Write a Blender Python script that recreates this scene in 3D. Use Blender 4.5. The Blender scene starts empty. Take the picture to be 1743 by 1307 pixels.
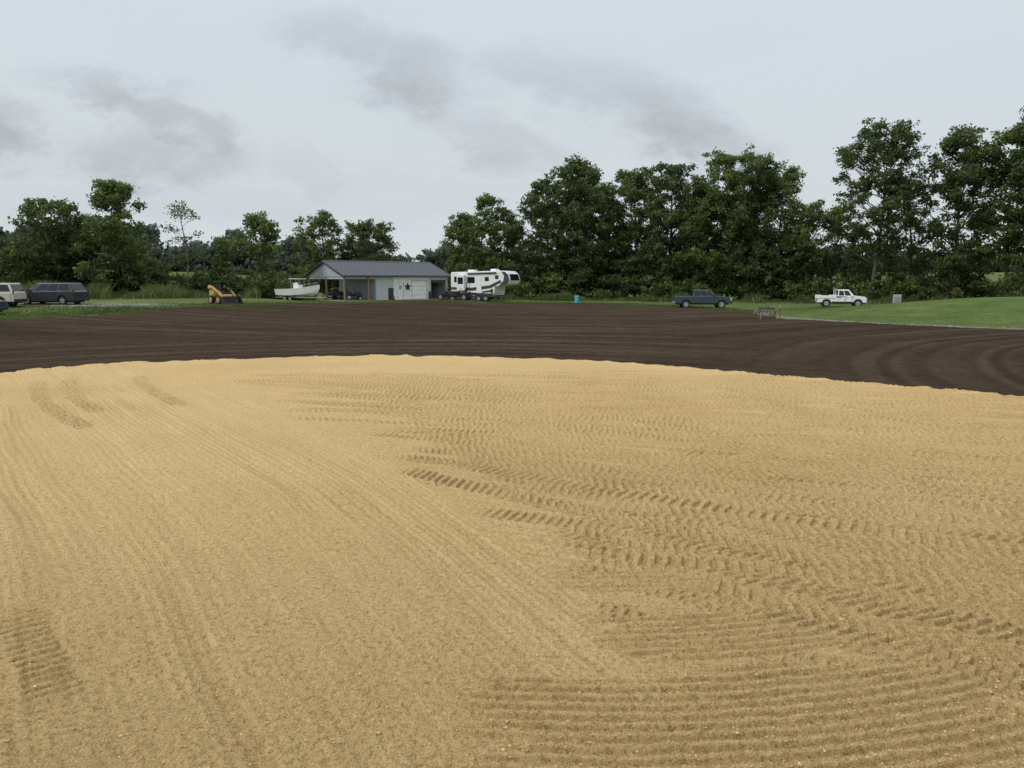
import bpy, bmesh, math, numpy as np
from math import radians, sin, cos, pi
from mathutils import Vector
RNG = np.random.default_rng(7)
SC = bpy.context.scene
COL = SC.collection

# ------------------------------------------------------------ helpers
def ss(a, b, x):
    t = np.clip((x - a) / (b - a), 0, 1)
    return t * t * (3 - 2 * t)

def vnoise(x, y, seed=0):
    fx = np.floor(x); fy = np.floor(y)
    xi = fx.astype(np.int64); yi = fy.astype(np.int64)
    xf = x - fx; yf = y - fy
    u = xf * xf * (3 - 2 * xf); v = yf * yf * (3 - 2 * yf)
    ax = xi * 374761393 + seed * 974634777; by = yi * 668265263
    def h(p, q):
        n = (p + q) & 0xffffffff
        n = ((n ^ (n >> 13)) * 1274126177) & 0xffffffff
        n = (n ^ (n >> 16)) & 0xffffff
        return n * (2.0 / 0xffffff) - 1
    a = h(ax, by); b = h(ax + 374761393, by); c = h(ax, by + 668265263); d = h(ax + 374761393, by + 668265263)
    return (a * (1 - u) + b * u) * (1 - v) + (c * (1 - u) + d * u) * v

def fbm(x, y, o=3, seed=0):
    s = 0; a = 1; t = 0
    for i in range(o):
        s = s + a * vnoise(x * 2 ** i + 17.3 * i, y * 2 ** i - 9.1 * i, seed + i); t += a; a *= .5
    return s / t

def terrain(x, y):
    x = np.asarray(x, float); y = np.asarray(y, float)
    z = 1.0 * ss(0, -40, x) * ss(45, 64, y)
    w = ss(18, 11.5, np.hypot(x + 15.5, y - 100.5))
    z = z * (1 - w) + .36 * w
    q = np.sqrt(((x - 48) / 27) ** 2 + ((y - 62) / 22) ** 2)
    z = z + 1.35 * ss(1.0, .25, q)
    z = z + 6 * ss(150, 360, y) * ss(-20, 60, x) + 5 * ss(150, 300, y) * ss(-40, -120, x)
    return z

def tz(x, y):
    return float(terrain(np.array([x]), np.array([y]))[0])

def make_mesh(name, V, quads=None, tris=None, smooth=False, attrs=None):
    me = bpy.data.meshes.new(name)
    V = np.asarray(V, np.float32)
    arr = quads if quads is not None else tris
    k = 4 if quads is not None else 3
    n = len(arr)
    me.vertices.add(len(V)); me.vertices.foreach_set("co", V.ravel())
    me.loops.add(n * k); me.polygons.add(n)
    me.loops.foreach_set("vertex_index", np.asarray(arr, np.int32).ravel())
    me.polygons.foreach_set("loop_start", np.arange(0, n * k, k, dtype=np.int32))
    if attrs:
        for an, av in attrs.items():
            at = me.attributes.new(an, 'FLOAT', 'POINT'); at.data.foreach_set("value", np.asarray(av, np.float32))
    me.update(calc_edges=True)
    if smooth:
        me.polygons.foreach_set("use_smooth", np.ones(n, bool))
    return me

def add_obj(name, data, mat=None, parent=None, loc=(0, 0, 0), rz=0, rot=None, label=None, category=None, kind=None, group=None, bevel=0):
    ob = bpy.data.objects.new(name, data)
    COL.objects.link(ob)
    ob.location = loc
    ob.rotation_euler = rot if rot else (0, 0, rz)
    if parent: ob.parent = parent
    if mat and data is not None:
        data.materials.clear(); data.materials.append(mat)
    if label: ob["label"] = label
    if category: ob["category"] = category
    if kind: ob["kind"] = kind
    if group: ob["group"] = group
    if bevel:
        m = ob.modifiers.new("bevel", 'BEVEL'); m.width = bevel; m.segments = 2; m.limit_method = 'ANGLE'; m.angle_limit = radians(35)
    return ob

class MB:
    def __init__(s): s.v = []; s.f = []
    def add(s, vs, fs):
        o = len(s.v); s.v += [tuple(p) for p in vs]; s.f += [tuple(i + o for i in f) for f in fs]; return s
    def box(s, x0, x1, y0, y1, z0, z1):
        return s.add([(x0, y0, z0), (x1, y0, z0), (x1, y1, z0), (x0, y1, z0), (x0, y0, z1), (x1, y0, z1), (x1, y1, z1), (x0, y1, z1)],
              [(0, 3, 2, 1), (4, 5, 6, 7), (0, 1, 5, 4), (1, 2, 6, 5), (2, 3, 7, 6), (3, 0, 4, 7)])
    def hexa(s, b, t):
        return s.add(list(b) + list(t), [(0, 3, 2, 1), (4, 5, 6, 7), (0, 1, 5, 4), (1, 2, 6, 5), (2, 3, 7, 6), (3, 0, 4, 7)])
    def prism(s, pts, y0, y1):
        n = len(pts)
        vs = [(x, y0, z) for x, z in pts] + [(x, y1, z) for x, z in pts]
        fs = [tuple(range(n)), tuple(range(2 * n - 1, n - 1, -1))] + [(i, (i + 1) % n, n + (i + 1) % n, n + i) for i in range(n)]
        return s.add(vs, fs)
    def poly(s, pts): return s.add(pts, [tuple(range(len(pts)))])
    def tube(s, path, radii, n=8):
        path = [Vector(p) for p in path]; o = len(s.v)
        for i, p in enumerate(path):
            d = (path[min(i + 1, len(path) - 1)] - path[max(i - 1, 0)]).normalized()
            a = Vector((0, 0, 1)) if abs(d.z) < .9 else Vector((1, 0, 0))
            u = d.cross(a).normalized(); w = d.cross(u)
            for k in range(n):
                t = 2 * pi * k / n
                s.v.append(tuple(p + (u * cos(t) + w * sin(t)) * radii[i]))
        for i in range(len(path) - 1):
            for k in range(n):
                s.f.append((o + i * n + k, o + i * n + (k + 1) % n, o + (i + 1) * n + (k + 1) % n, o + (i + 1) * n + k))
        s.f.append(tuple(o + k for k in range(n))[::-1]); e = o + (len(path) - 1) * n
        s.f.append(tuple(e + k for k in range(n)))
        return s
    def cyl(s, a, b, r, n=16, r2=None): return s.tube([a, b], [r, r2 if r2 is not None else r], n)
    def mesh(s, name, smooth=False):
        me = bpy.data.meshes.new(name); me.from_pydata(s.v, [], s.f)
        bm = bmesh.new(); bm.from_mesh(me); bmesh.ops.recalc_face_normals(bm, faces=bm.faces); bm.to_mesh(me); bm.free()
        if smooth:
            for p in me.polygons: p.use_smooth = True
        return me
    def obj(s, name, mat, parent=None, smooth=False, **k):
        return add_obj(name, s.mesh(name, smooth), mat, parent, **k)

# ------------------------------------------------------------ materials
def N(nt, t, **k):
    n = nt.nodes.new(t)
    for a, b in k.items(): setattr(n, a, b)
    return n
def ramp(nt, fac, stops):
    r = N(nt, "ShaderNodeValToRGB")
    while len(r.color_ramp.elements) < len(stops): r.color_ramp.elements.new(.5)
    for e, (p, c) in zip(r.color_ramp.elements, stops):
        e.position = p; e.color = (*c, 1)
    nt.links.new(fac, r.inputs[0]); return r.outputs[0]
def noise(nt, scale, detail=4, rough=.55, vec=None, dist=0):
    n = N(nt, "ShaderNodeTexNoise"); n.inputs["Scale"].default_value = scale; n.inputs["Detail"].default_value = detail
    n.inputs["Roughness"].default_value = rough; n.inputs["Distortion"].default_value = dist
    if vec is not None: nt.links.new(vec, n.inputs["Vector"])
    return n.outputs[0]
def mixc(nt, a, b, fac, mode='MIX'):
    m = N(nt, "ShaderNodeMix", data_type='RGBA', blend_type=mode)
    for sock, val in ((m.inputs[0], fac), (m.inputs[6], a), (m.inputs[7], b)):
        if hasattr(val, "is_linked"): nt.links.new(val, sock)
        elif isinstance(val, tuple): sock.default_value = (*val, 1)
        else: sock.default_value = val
    return m.outputs[2]
def newmat(name):
    m = bpy.data.materials.new(name); m.use_nodes = True
    nt = m.node_tree; b = nt.nodes["Principled BSDF"]
    tc = N(nt, "ShaderNodeTexCoord")
    return m, nt, b, tc.outputs["Object"]
def bump(nt, b, h, strength=.5, dist=.02):
    bn = N(nt, "ShaderNodeBump"); bn.inputs["Strength"].default_value = strength; bn.inputs["Distance"].default_value = dist
    nt.links.new(h, bn.inputs["Height"]); nt.links.new(bn.outputs[0], b.inputs["Normal"])
def simple(name, c, rough=.5, metal=0, var=.15, scale=6, bmp=0, coat=0):
    m, nt, b, co = newmat(name)
    n = noise(nt, scale, 5, .6, co)
    lo = tuple(x * (1 - var) for x in c); hi = tuple(min(1, x * (1 + var)) for x in c)
    nt.links.new(ramp(nt, n, [(.3, lo), (.7, hi)]), b.inputs["Base Color"])
    b.inputs["Roughness"].default_value = rough; b.inputs["Metallic"].default_value = metal
    b.inputs["Coat Weight"].default_value = coat
    if bmp: bump(nt, b, n, .4, bmp)
    return m

M = {}
M['white'] = simple("white_paint", (.80, .81, .82), .35, var=.05, coat=.3)
M['rvwhite'] = simple("fibreglass_white", (.80, .80, .78), .35, var=.04)
M['bluepaint'] = simple("slate_blue_paint", (.052, .082, .10), .3, .3, var=.1, coat=.5)
M['vanpaint'] = simple("dark_slate_paint", (.035, .048, .062), .28, .4, var=.1, coat=.6)
M['tanpaint'] = simple("pale_beige_paint", (.56, .54, .50), .35, .1, var=.06, coat=.4)
M['navy'] = simple("navy_paint", (.03, .05, .09), .3, .2, var=.1, coat=.5)
M['glass'] = simple("dark_glass", (.012, .015, .018), .08, var=.2)
M['tyre'] = simple("tyre_rubber", (.015, .015, .015), .85, var=.2)
M['rim'] = simple("rim_metal", (.45, .46, .47), .35, .7, var=.1)
M['black'] = simple("black_plastic", (.02, .02, .022), .55, var=.2)
M['dkmetal'] = simple("black_steel", (.03, .03, .032), .5, .3, var=.2)
M['yellow'] = simple("loader_yellow", (.50, .33, .09), .5, var=.15)
M['red'] = simple("tail_red", (.22, .015, .012), .25, var=.1)
M['lamp'] = simple("lamp_clear", (.65, .66, .66), .12, var=.05)
M['galv'] = simple("galvanised_steel", (.33, .34, .35), .45, .6, var=.12)
M['wood'] = simple("weathered_timber", (.26, .18, .10), .8, var=.25, scale=12)
M['trimdark'] = simple("charcoal_trim", (.035, .037, .042), .5, var=.12)
M['cyan'] = simple("blue_plastic", (.07, .36, .52), .45, var=.1)
M['cab'] = simple("cabinet_paint", (.52, .55, .52), .5, var=.08)
M['bark'] = simple("bark", (.085, .068, .05), .9, var=.4, scale=5, bmp=.03)
M['barkpale'] = simple("pale_bark", (.22, .20, .17), .9, var=.3, scale=5, bmp=.02)
M['graphic'] = simple("graphic_grey", (.05, .05, .055), .4)

def ribbed(name, c, period, axis='X', rough=.45, metal=.0, depth=.02):
    m, nt, b, co = newmat(name)
    w = N(nt, "ShaderNodeTexWave", wave_type='BANDS', bands_direction=axis, wave_profile='SIN')
    w.inputs["Scale"].default_value = 2 * pi / (20 * period)
    w.inputs["Distortion"].default_value = 0
    nt.links.new(co, w.inputs["Vector"])
    n = noise(nt, 1.3, 4, .6, co)
    base = ramp(nt, n, [(.3, tuple(x * .9 for x in c)), (.7, tuple(x * 1.08 for x in c))])
    nt.links.new(mixc(nt, base, tuple(x * .72 for x in c), ramp(nt, w.outputs[0], [(.0, (.7,) * 3), (.25, (0,) * 3)])), b.inputs["Base Color"])
    b.inputs["Roughness"].default_value = rough; b.inputs["Metallic"].default_value = metal
    bump(nt, b, w.outputs[0], .6, depth)
    return m
M['siding'] = ribbed("ribbed_siding", (.52, .54, .55), .3)
M['wsiding'] = ribbed("white_siding", (.82, .82, .81), .3)
M['gable'] = ribbed("gable_siding", (.40, .44, .47), .3, 'Y')
M['wainscot'] = ribbed("dark_wainscot", (.035, .037, .042), .3)
M['roof'] = ribbed("standing_seam_roof", (.075, .088, .105), .45, rough=.45, metal=.2)
M['garage'] = ribbed("panelled_white_door", (.82, .82, .81), .55, 'Z')

def leafmat(name, lo, hi):
    m, nt, b, co = newmat(name)
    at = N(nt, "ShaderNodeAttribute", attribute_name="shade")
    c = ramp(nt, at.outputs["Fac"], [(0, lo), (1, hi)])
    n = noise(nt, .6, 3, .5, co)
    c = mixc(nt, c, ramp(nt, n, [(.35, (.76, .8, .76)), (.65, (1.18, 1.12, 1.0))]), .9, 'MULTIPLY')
    nt.links.new(c, b.inputs["Base Color"]); b.inputs["Roughness"].default_value = .5
    b.inputs["Specular IOR Level"].default_value = .35
    tr = N(nt, "ShaderNodeBsdfTranslucent"); nt.links.new(c, tr.inputs[0])
    mx = N(nt, "ShaderNodeMixShader"); mx.inputs[0].default_value = .38
    nt.links.new(b.outputs[0], mx.inputs[1]); nt.links.new(tr.outputs[0], mx.inputs[2])
    nt.links.new(mx.outputs[0], nt.nodes["Material Output"].inputs[0])
    return m
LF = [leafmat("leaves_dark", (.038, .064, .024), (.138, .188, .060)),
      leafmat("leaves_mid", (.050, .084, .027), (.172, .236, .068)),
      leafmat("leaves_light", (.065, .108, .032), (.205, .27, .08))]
LF_far = leafmat("leaves_distant_hazed", (.085, .115, .098), (.135, .165, .135))  # pale bluish base colour paints in atmospheric haze
WEED = leafmat("weed_blades", (.07, .105, .03), (.21, .25, .085))
TURF = leafmat("turf_blades", (.075, .118, .032), (.160, .222, .062))

def sandmat():
    m, nt, b, co = newmat("compacted_sand")
    n1 = noise(nt, .22, 4, .6, co); n2 = noise(nt, 20, 6, .75, co); n3 = noise(nt, 85, 5, .8, co)
    c = ramp(nt, n1, [(.3, (.69, .495, .238)), (.7, (.75, .555, .285))])
    c = mixc(nt, c, ramp(nt, n2, [(.38, (.64, .60, .52)), (.49, (1.0, 1.0, 1.0)), (.66, (1.16, 1.15, 1.13))]), .85, 'MULTIPLY')
    c = mixc(nt, c, ramp(nt, n3, [(.39, (.34, .30, .24)), (.46, (.93, .92, .90)), (.56, (1.06, 1.05, 1.03)), (.66, (1.4, 1.38, 1.34))]), .9, 'MULTIPLY')
    at = N(nt, "ShaderNodeAttribute", attribute_name="damp_shade")
    c = mixc(nt, c, mixc(nt, c, (.56, .51, .42), 1.0, 'MULTIPLY'), at.outputs["Fac"])  # darkens the colour for painted shade in hollows and for damper sand
    nt.links.new(c, b.inputs["Base Color"]); b.inputs["Roughness"].default_value = .95; b.inputs["Specular IOR Level"].default_value = .12
    ad = N(nt, "ShaderNodeMath", operation='ADD'); nt.links.new(n2, ad.inputs[0]); nt.links.new(n3, ad.inputs[1])
    bump(nt, b, ad.outputs[0], 1.0, .022)
    return m
def soilmat():
    m, nt, b, co = newmat("dark_topsoil")
    at = N(nt, "ShaderNodeAttribute", attribute_name="rake")
    n2 = noise(nt, 4, 7, .75, co); n1 = noise(nt, .18, 4, .6, co); n3 = noise(nt, 30, 5, .8, co)
    c = ramp(nt, at.outputs["Fac"], [(0, (.037, .0275, .0205)), (.45, (.060, .0455, .0335)), (1, (.108, .083, .061))])
    c = mixc(nt, c, ramp(nt, n2, [(.35, (.66, .64, .62)), (.5, (1, 1, 1)), (.66, (1.28, 1.26, 1.22))]), .8, 'MULTIPLY')
    c = mixc(nt, c, ramp(nt, n1, [(.35, (.9, .89, .88)), (.65, (1.08, 1.07, 1.06))]), 1.0, 'MULTIPLY')
    c = mixc(nt, c, ramp(nt, n3, [(.35, (.5, .5, .5)), (.65, (1.5, 1.5, 1.5))]), .8, 'MULTIPLY')
    nt.links.new(c, b.inputs["Base Color"]); b.inputs["Roughness"].default_value = 1; b.inputs["Specular IOR Level"].default_value = .0
    bump(nt, b, n2, 1, .08)
    return m
def grassmat(name, a, b_, tan, tanpos=.62):
    m, nt, b, co = newmat(name)
    n1 = noise(nt, .12, 5, .65, co); n2 = noise(nt, 2.2, 6, .7, co); n3 = noise(nt, 18, 5, .75, co); n0 = noise(nt, .35, 5, .7, co)
    c = ramp(nt, n2, [(.3, a), (.7, b_)])
    c = mixc(nt, c, tan, ramp(nt, n1, [(tanpos - .1, (0, 0, 0)), (tanpos + .1, (.8, .8, .8))]))
    c = mixc(nt, c, ramp(nt, n0, [(.35, (.62, .70, .60)), (.65, (1.22, 1.16, 1.1))]), .9, 'MULTIPLY')
    c = mixc(nt, c, ramp(nt, n3, [(.3, (.6, .6, .6)), (.7, (1.3, 1.3, 1.3))]), .9, 'MULTIPLY')
    nt.links.new(c, b.inputs["Base Color"]); b.inputs["Roughness"].default_value = .9; b.inputs["Specular IOR Level"].default_value = .15
    bump(nt, b, n3, 1, .06)
    return m
M['sand'] = sandmat(); M['soil'] = soilmat()
M['grass'] = grassmat("rough_grass", (.085, .120, .036), (.148, .188, .060), (.22, .22, .11))
M['lawn'] = grassmat("mown_lawn", (.085, .132, .036), (.135, .192, .052), (.18, .20, .08), .60)
M['gravel'] = grassmat("grey_gravel", (.18, .18, .17), (.30, .30, .29), (.12, .15, .07), .5)
M['clod'] = simple("sand_clods", (.60, .43, .21), .95, var=.3, scale=15)
M['stone'] = simple("edge_stones", (.28, .28, .27), .9, var=.25, scale=3)

# ------------------------------------------------------------ ground
def axis(segs):
    out = [segs[0][0]]
    for a, b, st in segs:
        n = max(1, int(round((b - a) / st))); out += list(np.linspace(a, b, n + 1)[1:])
    return np.array(out)
gx = axis([(-2500, -400, 300), (-400, -90, 20), (-90, 90, 1.0), (90, 400, 20), (400, 2500, 300)])
gy = axis([(-800, -60, 100), (-60, 30, 6), (30, 130, 1.0), (130, 400, 10), (400, 4000, 400)])
GX, GY = np.meshgrid(gx, gy)
nr, nc = GX.shape
def gridquads(nr, nc, wrap=False):
    i = np.arange(nr - 1)[:, None]; j = np.arange(nc if wrap else nc - 1)[None, :]; j2 = (j + 1) % nc
    return np.stack([i * nc + j + 0 * i, i * nc + j2, (i + 1) * nc + j2, (i + 1) * nc + j], -1).reshape(-1, 4)
V = np.stack([GX, GY, terrain(GX, GY)], -1).reshape(-1, 3)
add_obj("ground", make_mesh("ground", V, quads=gridquads(nr, nc), smooth=True), M['grass'], kind="structure", label="rough green grass field around the site", category="ground")

PAD = [(-16.8, 25.0), (-14.5, 28.1), (-10.1, 29.6), (-5.5, 30.8), (0, 29.8), (4.9, 27.7), (8.1, 24.6), (10.8, 22.2), (13.4, 19.9), (17, 15), (19, 8), (18, 0), (14, -8), (5, -13), (-6, -12), (-16, -6), (-22, 4), (-23, 13), (-20.5, 20)]
PAD = [(a * .945, b * .945) for a, b in PAD]
SOIL = [(-60, 38), (-34, 50), (-27, 57), (-22.5, 70), (-15, 84), (-9, 91), (0, 92), (9, 92), (17.8, 83), (21.0, 67), (19.8, 57), (29.3, 44.5), (46, 38), (62, 20), (50, -20), (0, -40), (-40, -30), (-70, 0)]
def polar_edge(pts):
    az = np.array([math.atan2(x, y) for x, y in pts]); r = np.array([math.hypot(x, y) for x, y in pts])
    o = np.argsort(az); az = az[o]; r = r[o]
    az = np.concatenate([az - 2 * pi, az, az + 2 * pi]); r = np.concatenate([r, r, r])
    return lambda a: np.interp(a, az, r)
padR = polar_edge(PAD); soilR = polar_edge(SOIL)
def azis(nd, half=44, ncoarse=90):
    h = radians(half)
    return np.concatenate([np.linspace(-h, h, nd, endpoint=False), np.linspace(h, 2 * pi - h, ncoarse, endpoint=False)])
def smoothed(fn, az, w=.02):
    return sum(fn(az + d) for d in np.linspace(-w, w, 7)) / 7
az = azis(1500, 41, 80)
R = smoothed(padR, az) + .16 * fbm(az * 22, az * 0, 4, 5) + .10 * vnoise(az * 160, az * 0, 6)
rows = 960
t = np.linspace(0, 1, rows)[:, None]
rn = 3.9
rr = 1 / ((1 / math.sqrt(rn)) * (1 - t) + t / np.sqrt(R)[None, :]) ** 2
inner = np.array([.02, .8, 1.6, 2.4, 3.1])[:, None] * np.ones((1, len(az)))
rr = np.concatenate([inner, rr, (R + .05)[None, :], (R + .16)[None, :]], 0)
AZ = np.ones((rr.shape[0], 1)) * az[None, :]
X = (rr * np.sin(AZ)).ravel(); Y = (rr * np.cos(AZ)).ravel(); RR = rr.ravel()
ER = (np.ones((rr.shape[0], 1)) * R[None, :]).ravel()

yb = np.array([0, 4.4, 5.5, 6.5, 9, 11.5, 15, 18, 22.4, 30]); xb = np.array([1.2, 1.15, 1.0, .68, -.4, -1.7, -3.9, -6, -9.4, -17])
XB = np.interp(Y, yb, xb) + .12 * vnoise(X * 1.5, Y * 1.5, 11)
left = ss(.12, -.12, X - XB)
fade = np.clip((36 - RR) / 16, .5, 1)
H = .02 * fbm(X * .5, Y * .5, 2, 1) + .008 * fbm(X * 1.6, Y * 1.6, 2, 2)
s = .8 * X + .6 * Y + .05 * np.clip(X + 4, 0, 9) ** 2 + .12 * fbm(X * .35, Y * .35, 2, 31)
al = .6 * X - .8 * Y
mod = .35 + .65 * ss(-.5, .5, vnoise(s * 1.3, al * .15, 8))
sn = np.sin(2 * pi * s / .118 + 1.7 * vnoise(s * 2.3, al * .5, 9))
ridge = (.42 * (np.abs(sn) ** .6 * np.sign(sn)) + .20 * np.sin(2 * pi * s / .36 + 1.0 + 1.6 * vnoise(s, al * .3, 92)) + .85 * vnoise(s * 9, al * .45, 10))
rstr = ridge * mod
H = H + left * rstr * .0115 * fade
rs = .35 * X + .94 * Y + .2 * fbm(X * .3, Y * .3, 2, 41)
r2 = np.sin(2 * pi * rs / .22 + 2 * vnoise(X * .8, Y * .8, 12)) * (.55 + .45 * vnoise(X * .5, Y * .5, 13))
H = H + (1 - left) * .010 * fade * r2

TM = np.zeros_like(X)
def track(p0, head, curv, length, width=.36, kind='chev', depth=.020, sp=.135, mask=None):
    idx = np.where((np.abs(X - p0[0]) < length + .6) & (np.abs(Y - p0[1]) < length + .6))[0]
    x = X[idx] - p0[0]; y = Y[idx] - p0[1]
    d = (cos(head), sin(head)); n = (-d[1], d[0])
    if abs(curv) < 1e-4:
        u = x * d[0] + y * d[1]; v = x * n[0] + y * n[1]
    else:
        Rc = 1 / curv; cx = Rc * n[0]; cy = Rc * n[1]
        a0 = math.atan2(-cy, -cx); a = np.arctan2(y - cy, x - cx) - a0
        a = (a + pi) % (2 * pi) - pi
        u = a * Rc; dist = np.hypot(x - cx, y - cy); v = (abs(Rc) - dist) * (1 if Rc > 0 else -1)
    k_ = (np.abs(v) < width / 2 + .12) & (u > -.2) & (u < length + .2)
    idx = idx[k_]; x = x[k_]; y = y[k_]; u = u[k_]; v = v[k_]
    if len(idx) == 0: return
    wob = .03 * vnoise(x * 4, y * 4, 3)
    w = ss(width / 2 + .02, width / 2 - .03, np.abs(v) + wob) * ss(-.1, .6, u) * ss(length + .1, length - .6, u)
    if kind == 'chev': ph = u / sp + np.abs(v) * .62 / sp + .5 * (v > 0)
    elif kind == 'slant': ph = u / sp + v * .5 / sp
    elif kind == 'block': ph = u / sp + .5 * np.floor(v / .15 + 20)
    else: ph = u / sp
    ph = ph + .09 * vnoise(x * 3.5, y * 3.5, 4)
    cell = np.floor(ph)
    amp = .72 + .28 * (vnoise(cell * 7.31 + .5, np.floor(v / .2) * 3.7 + .5, 14) * .5 + .5)
    l = ss(.43, .60, .5 + .5 * np.cos(2 * pi * ph)) * amp * (.88 + .2 * vnoise(x * 12, y * 12, 5))
    if kind == 'chev': l = l * ss(0, .03, np.abs(v))
    if kind == 'block': l = l * ss(.0, .022, np.abs((v / .15) - np.round(v / .15)) * .15)
    m = w * (mask[idx] if mask is not None else 1) * np.clip(.95 + .45 * vnoise(x * 1.1 + p0[0], y * 1.1, 6), 0, 1)
    hh = -depth * .85 + depth * 2.0 * l
    H[idx] = H[idx] * (1 - m * .9) + hh * m * fade[idx]
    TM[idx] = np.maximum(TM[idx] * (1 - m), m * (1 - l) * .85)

def patch(cx, cy, hx, hy, ang, sp, amp, cv=.03):
    global H, TM
    x = X - cx; y = Y - cy; a = radians(ang)
    u = x * cos(a) + y * sin(a); v = -x * sin(a) + y * cos(a)
    w = ss(1.2, .8, np.abs(u) / hx + .35 * vnoise(X * 1.2, (v * 1.0) * 7, 15)) * ss(1.12, .88, np.abs(v - cv * u * u * .5) / hy + .18 * vnoise(X * 2, Y * 2, 18))
    ph = (v - cv * u * u + .007 * vnoise(X * 2.5, Y * 2.5, 16)) / sp
    l = .5 + .5 * np.sin(2 * pi * ph)
    l = ss(.35, .85, l) * (.8 + .2 * vnoise(X * 5, Y * 5, 17))
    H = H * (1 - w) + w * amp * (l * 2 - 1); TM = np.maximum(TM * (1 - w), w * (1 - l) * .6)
right = 1 - left
rg = np.random.default_rng(21)
for i in range(190):
    yy = 6.0 + 17.0 * rg.uniform(0, 1) ** 1.15; xx = np.interp(yy, yb, xb) + rg.uniform(-.6, 1.0) + rg.uniform(0, 1) ** 1.05 * (2.6 + yy * .60)
    hd = radians(np.interp(yy, [5, 8, 12, 18, 24], [-34, -33, -23, -13, -14]) + rg.normal(0, 9))
    hd_k = rg.normal(0, .03) if rg.random() < .5 else -rg.uniform(0, .09)
    L = rg.uniform(3, 9); k = rg.choice(['chev', 'slant', 'chev', 'bar', 'slant', 'block'])
    wd = rg.uniform(.28, .44); sp = rg.choice([.12, .135, .155])
    dp = rg.uniform(.014, .023)
    track((xx, yy), hd, hd_k, L, wd, k, dp, sp, right)
    track((xx + 1.35 * sin(-hd), yy + 1.35 * cos(hd)), hd, hd_k, L, wd, k, dp, sp, right)
patch(1.75, 4.72, 1.9, .66, 7, .118, .021, .060)
patch(1.75, 6.00, .85, .38, 9, .118, .019, .06)
patch(1.20, 7.12, .70, .22, 3, .11, .015, .05)
patch(3.9, 5.9, .9, .35, -6, .12, .017, .05)
for dx, dy, k, w, c, hd in [(-1.75, 11.6, 'slant', .40, .022, -42), (-.9, 11.9, 'bar', .36, .02, -36), (-.2, 10.2, 'chev', .42, .010, -40), (.9, 11.0, 'slant', .4, .014, -30), (.4, 8.8, 'chev', .42, .01, -38), (1.6, 9.7, 'slant', .42, .0, -30), (3.0, 9.6, 'chev', .40, .01, -25), (2.2, 7.6, 'chev', .46, .03, -36), (2.05, 6.7, 'chev', .48, .05, -36), (3.2, 7.9, 'slant', .42, .0, -32), (4.2, 8.6, 'bar', .4, .01, -25), (5.2, 9.0, 'slant', .4, .0, -35), (.9, 7.9, 'bar', .30, .05, -18), (3.0, 5.9, 'block', .46, .03, -42), (1.0, 12.6, 'chev', .42, -.02, -18), (-1.5, 13.2, 'slant', .38, -.03, -14), (3.4, 11.2, 'chev', .42, -.03, -16), (-2.5, 14.6, 'chev', .38, -.03, -12), (5.0, 10.6, 'block', .42, -.03, -22)]:
    track((dx, dy), radians(hd), c, 7.5 if hd < -28 else 8.5, w, k, .024, .145, None)
for p, hd, c, L in [((4.5, 21.0), -20, -.35, 7), ((5.6, 19.5), -60, .3, 6), ((-1.8, 18.4), 0, -.42, 6), ((-1.6, 17.4), 0, -.55, 4), ((7.5, 18), -80, .25, 5), ((9, 15.5), -30, -.2, 7), ((3, 13), 60, -.4, 5), ((-5.5, 18.2), -5, -.03, 9), ((-5, 17.2), -8, -.04, 8), ((5.5, 11.5), -70, .28, 5), ((6.5, 13), -10, -.3, 6)]:
    track(p, radians(hd), c, L, .36, 'chev', .022, .15, right)
    track((p[0] + .2, p[1] - 1.3), radians(hd), c * 1.1, L * .8, .3, 'slant', .018, .15, right)
for p, hd, c, L in [((-13.6, 21.9), -62, .035, 9.0), ((-13.0, 22.3), -62, .035, 7.0), ((-11.4, 23.2), -62, .03, 7.0)]:
    track(p, radians(hd), c, L, .40, 'slant', .034, .26, None)
track((-4.5, 6.6), radians(-50), 0, 2.4, .34, 'bar', .016, .12, None)
# granular break-up
g = np.clip((26 - RR) / 14, .3, 1)
fine = vnoise(X * 34, Y * 34, 52)
H = H + g * (.005 * fbm(X * 9, Y * 9, 3, 51) + .017 * np.clip(fine - .35, 0, 1) + .006 * vnoise(X * 70, Y * 70, 53))
H = H + (1 - left) * g * .006 * fbm(X * 5, Y * 5, 3, 61)
H = H + .10
edge = ss(.55, .1, ER - RR)
H = H + edge * .035 * (1 + vnoise(X * 3, Y * 3, 71)) * (RR <= ER)
H = np.where(RR > ER + .1, -.01, np.where(RR > ER + .01, H * .6, H))
damp_shade = np.clip(.08 + TM * .40 + .18 * ss(11, 3.5, RR) + .16 * ss(-.1, .7, fbm(X * .35, Y * .35, 3, 81)) + .06 * (1 - left) * ss(22, 12, RR) - left * rstr * .24 - (1 - left) * r2 * .10 * (1 - np.clip(TM * 2, 0, 1)), 0, 1)  # painted shade in tread and rake hollows, plus damper near sand and patches
V = np.stack([X, Y, H], -1)
add_obj("sand_pad", make_mesh("sand_pad", V, quads=gridquads(rr.shape[0], len(az), True)[:, ::-1], smooth=True, attrs={"damp_shade": damp_shade}), M['sand'], kind="structure", label="graded tan sand pad with rake lines and tyre tread marks", category="sand")

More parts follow.
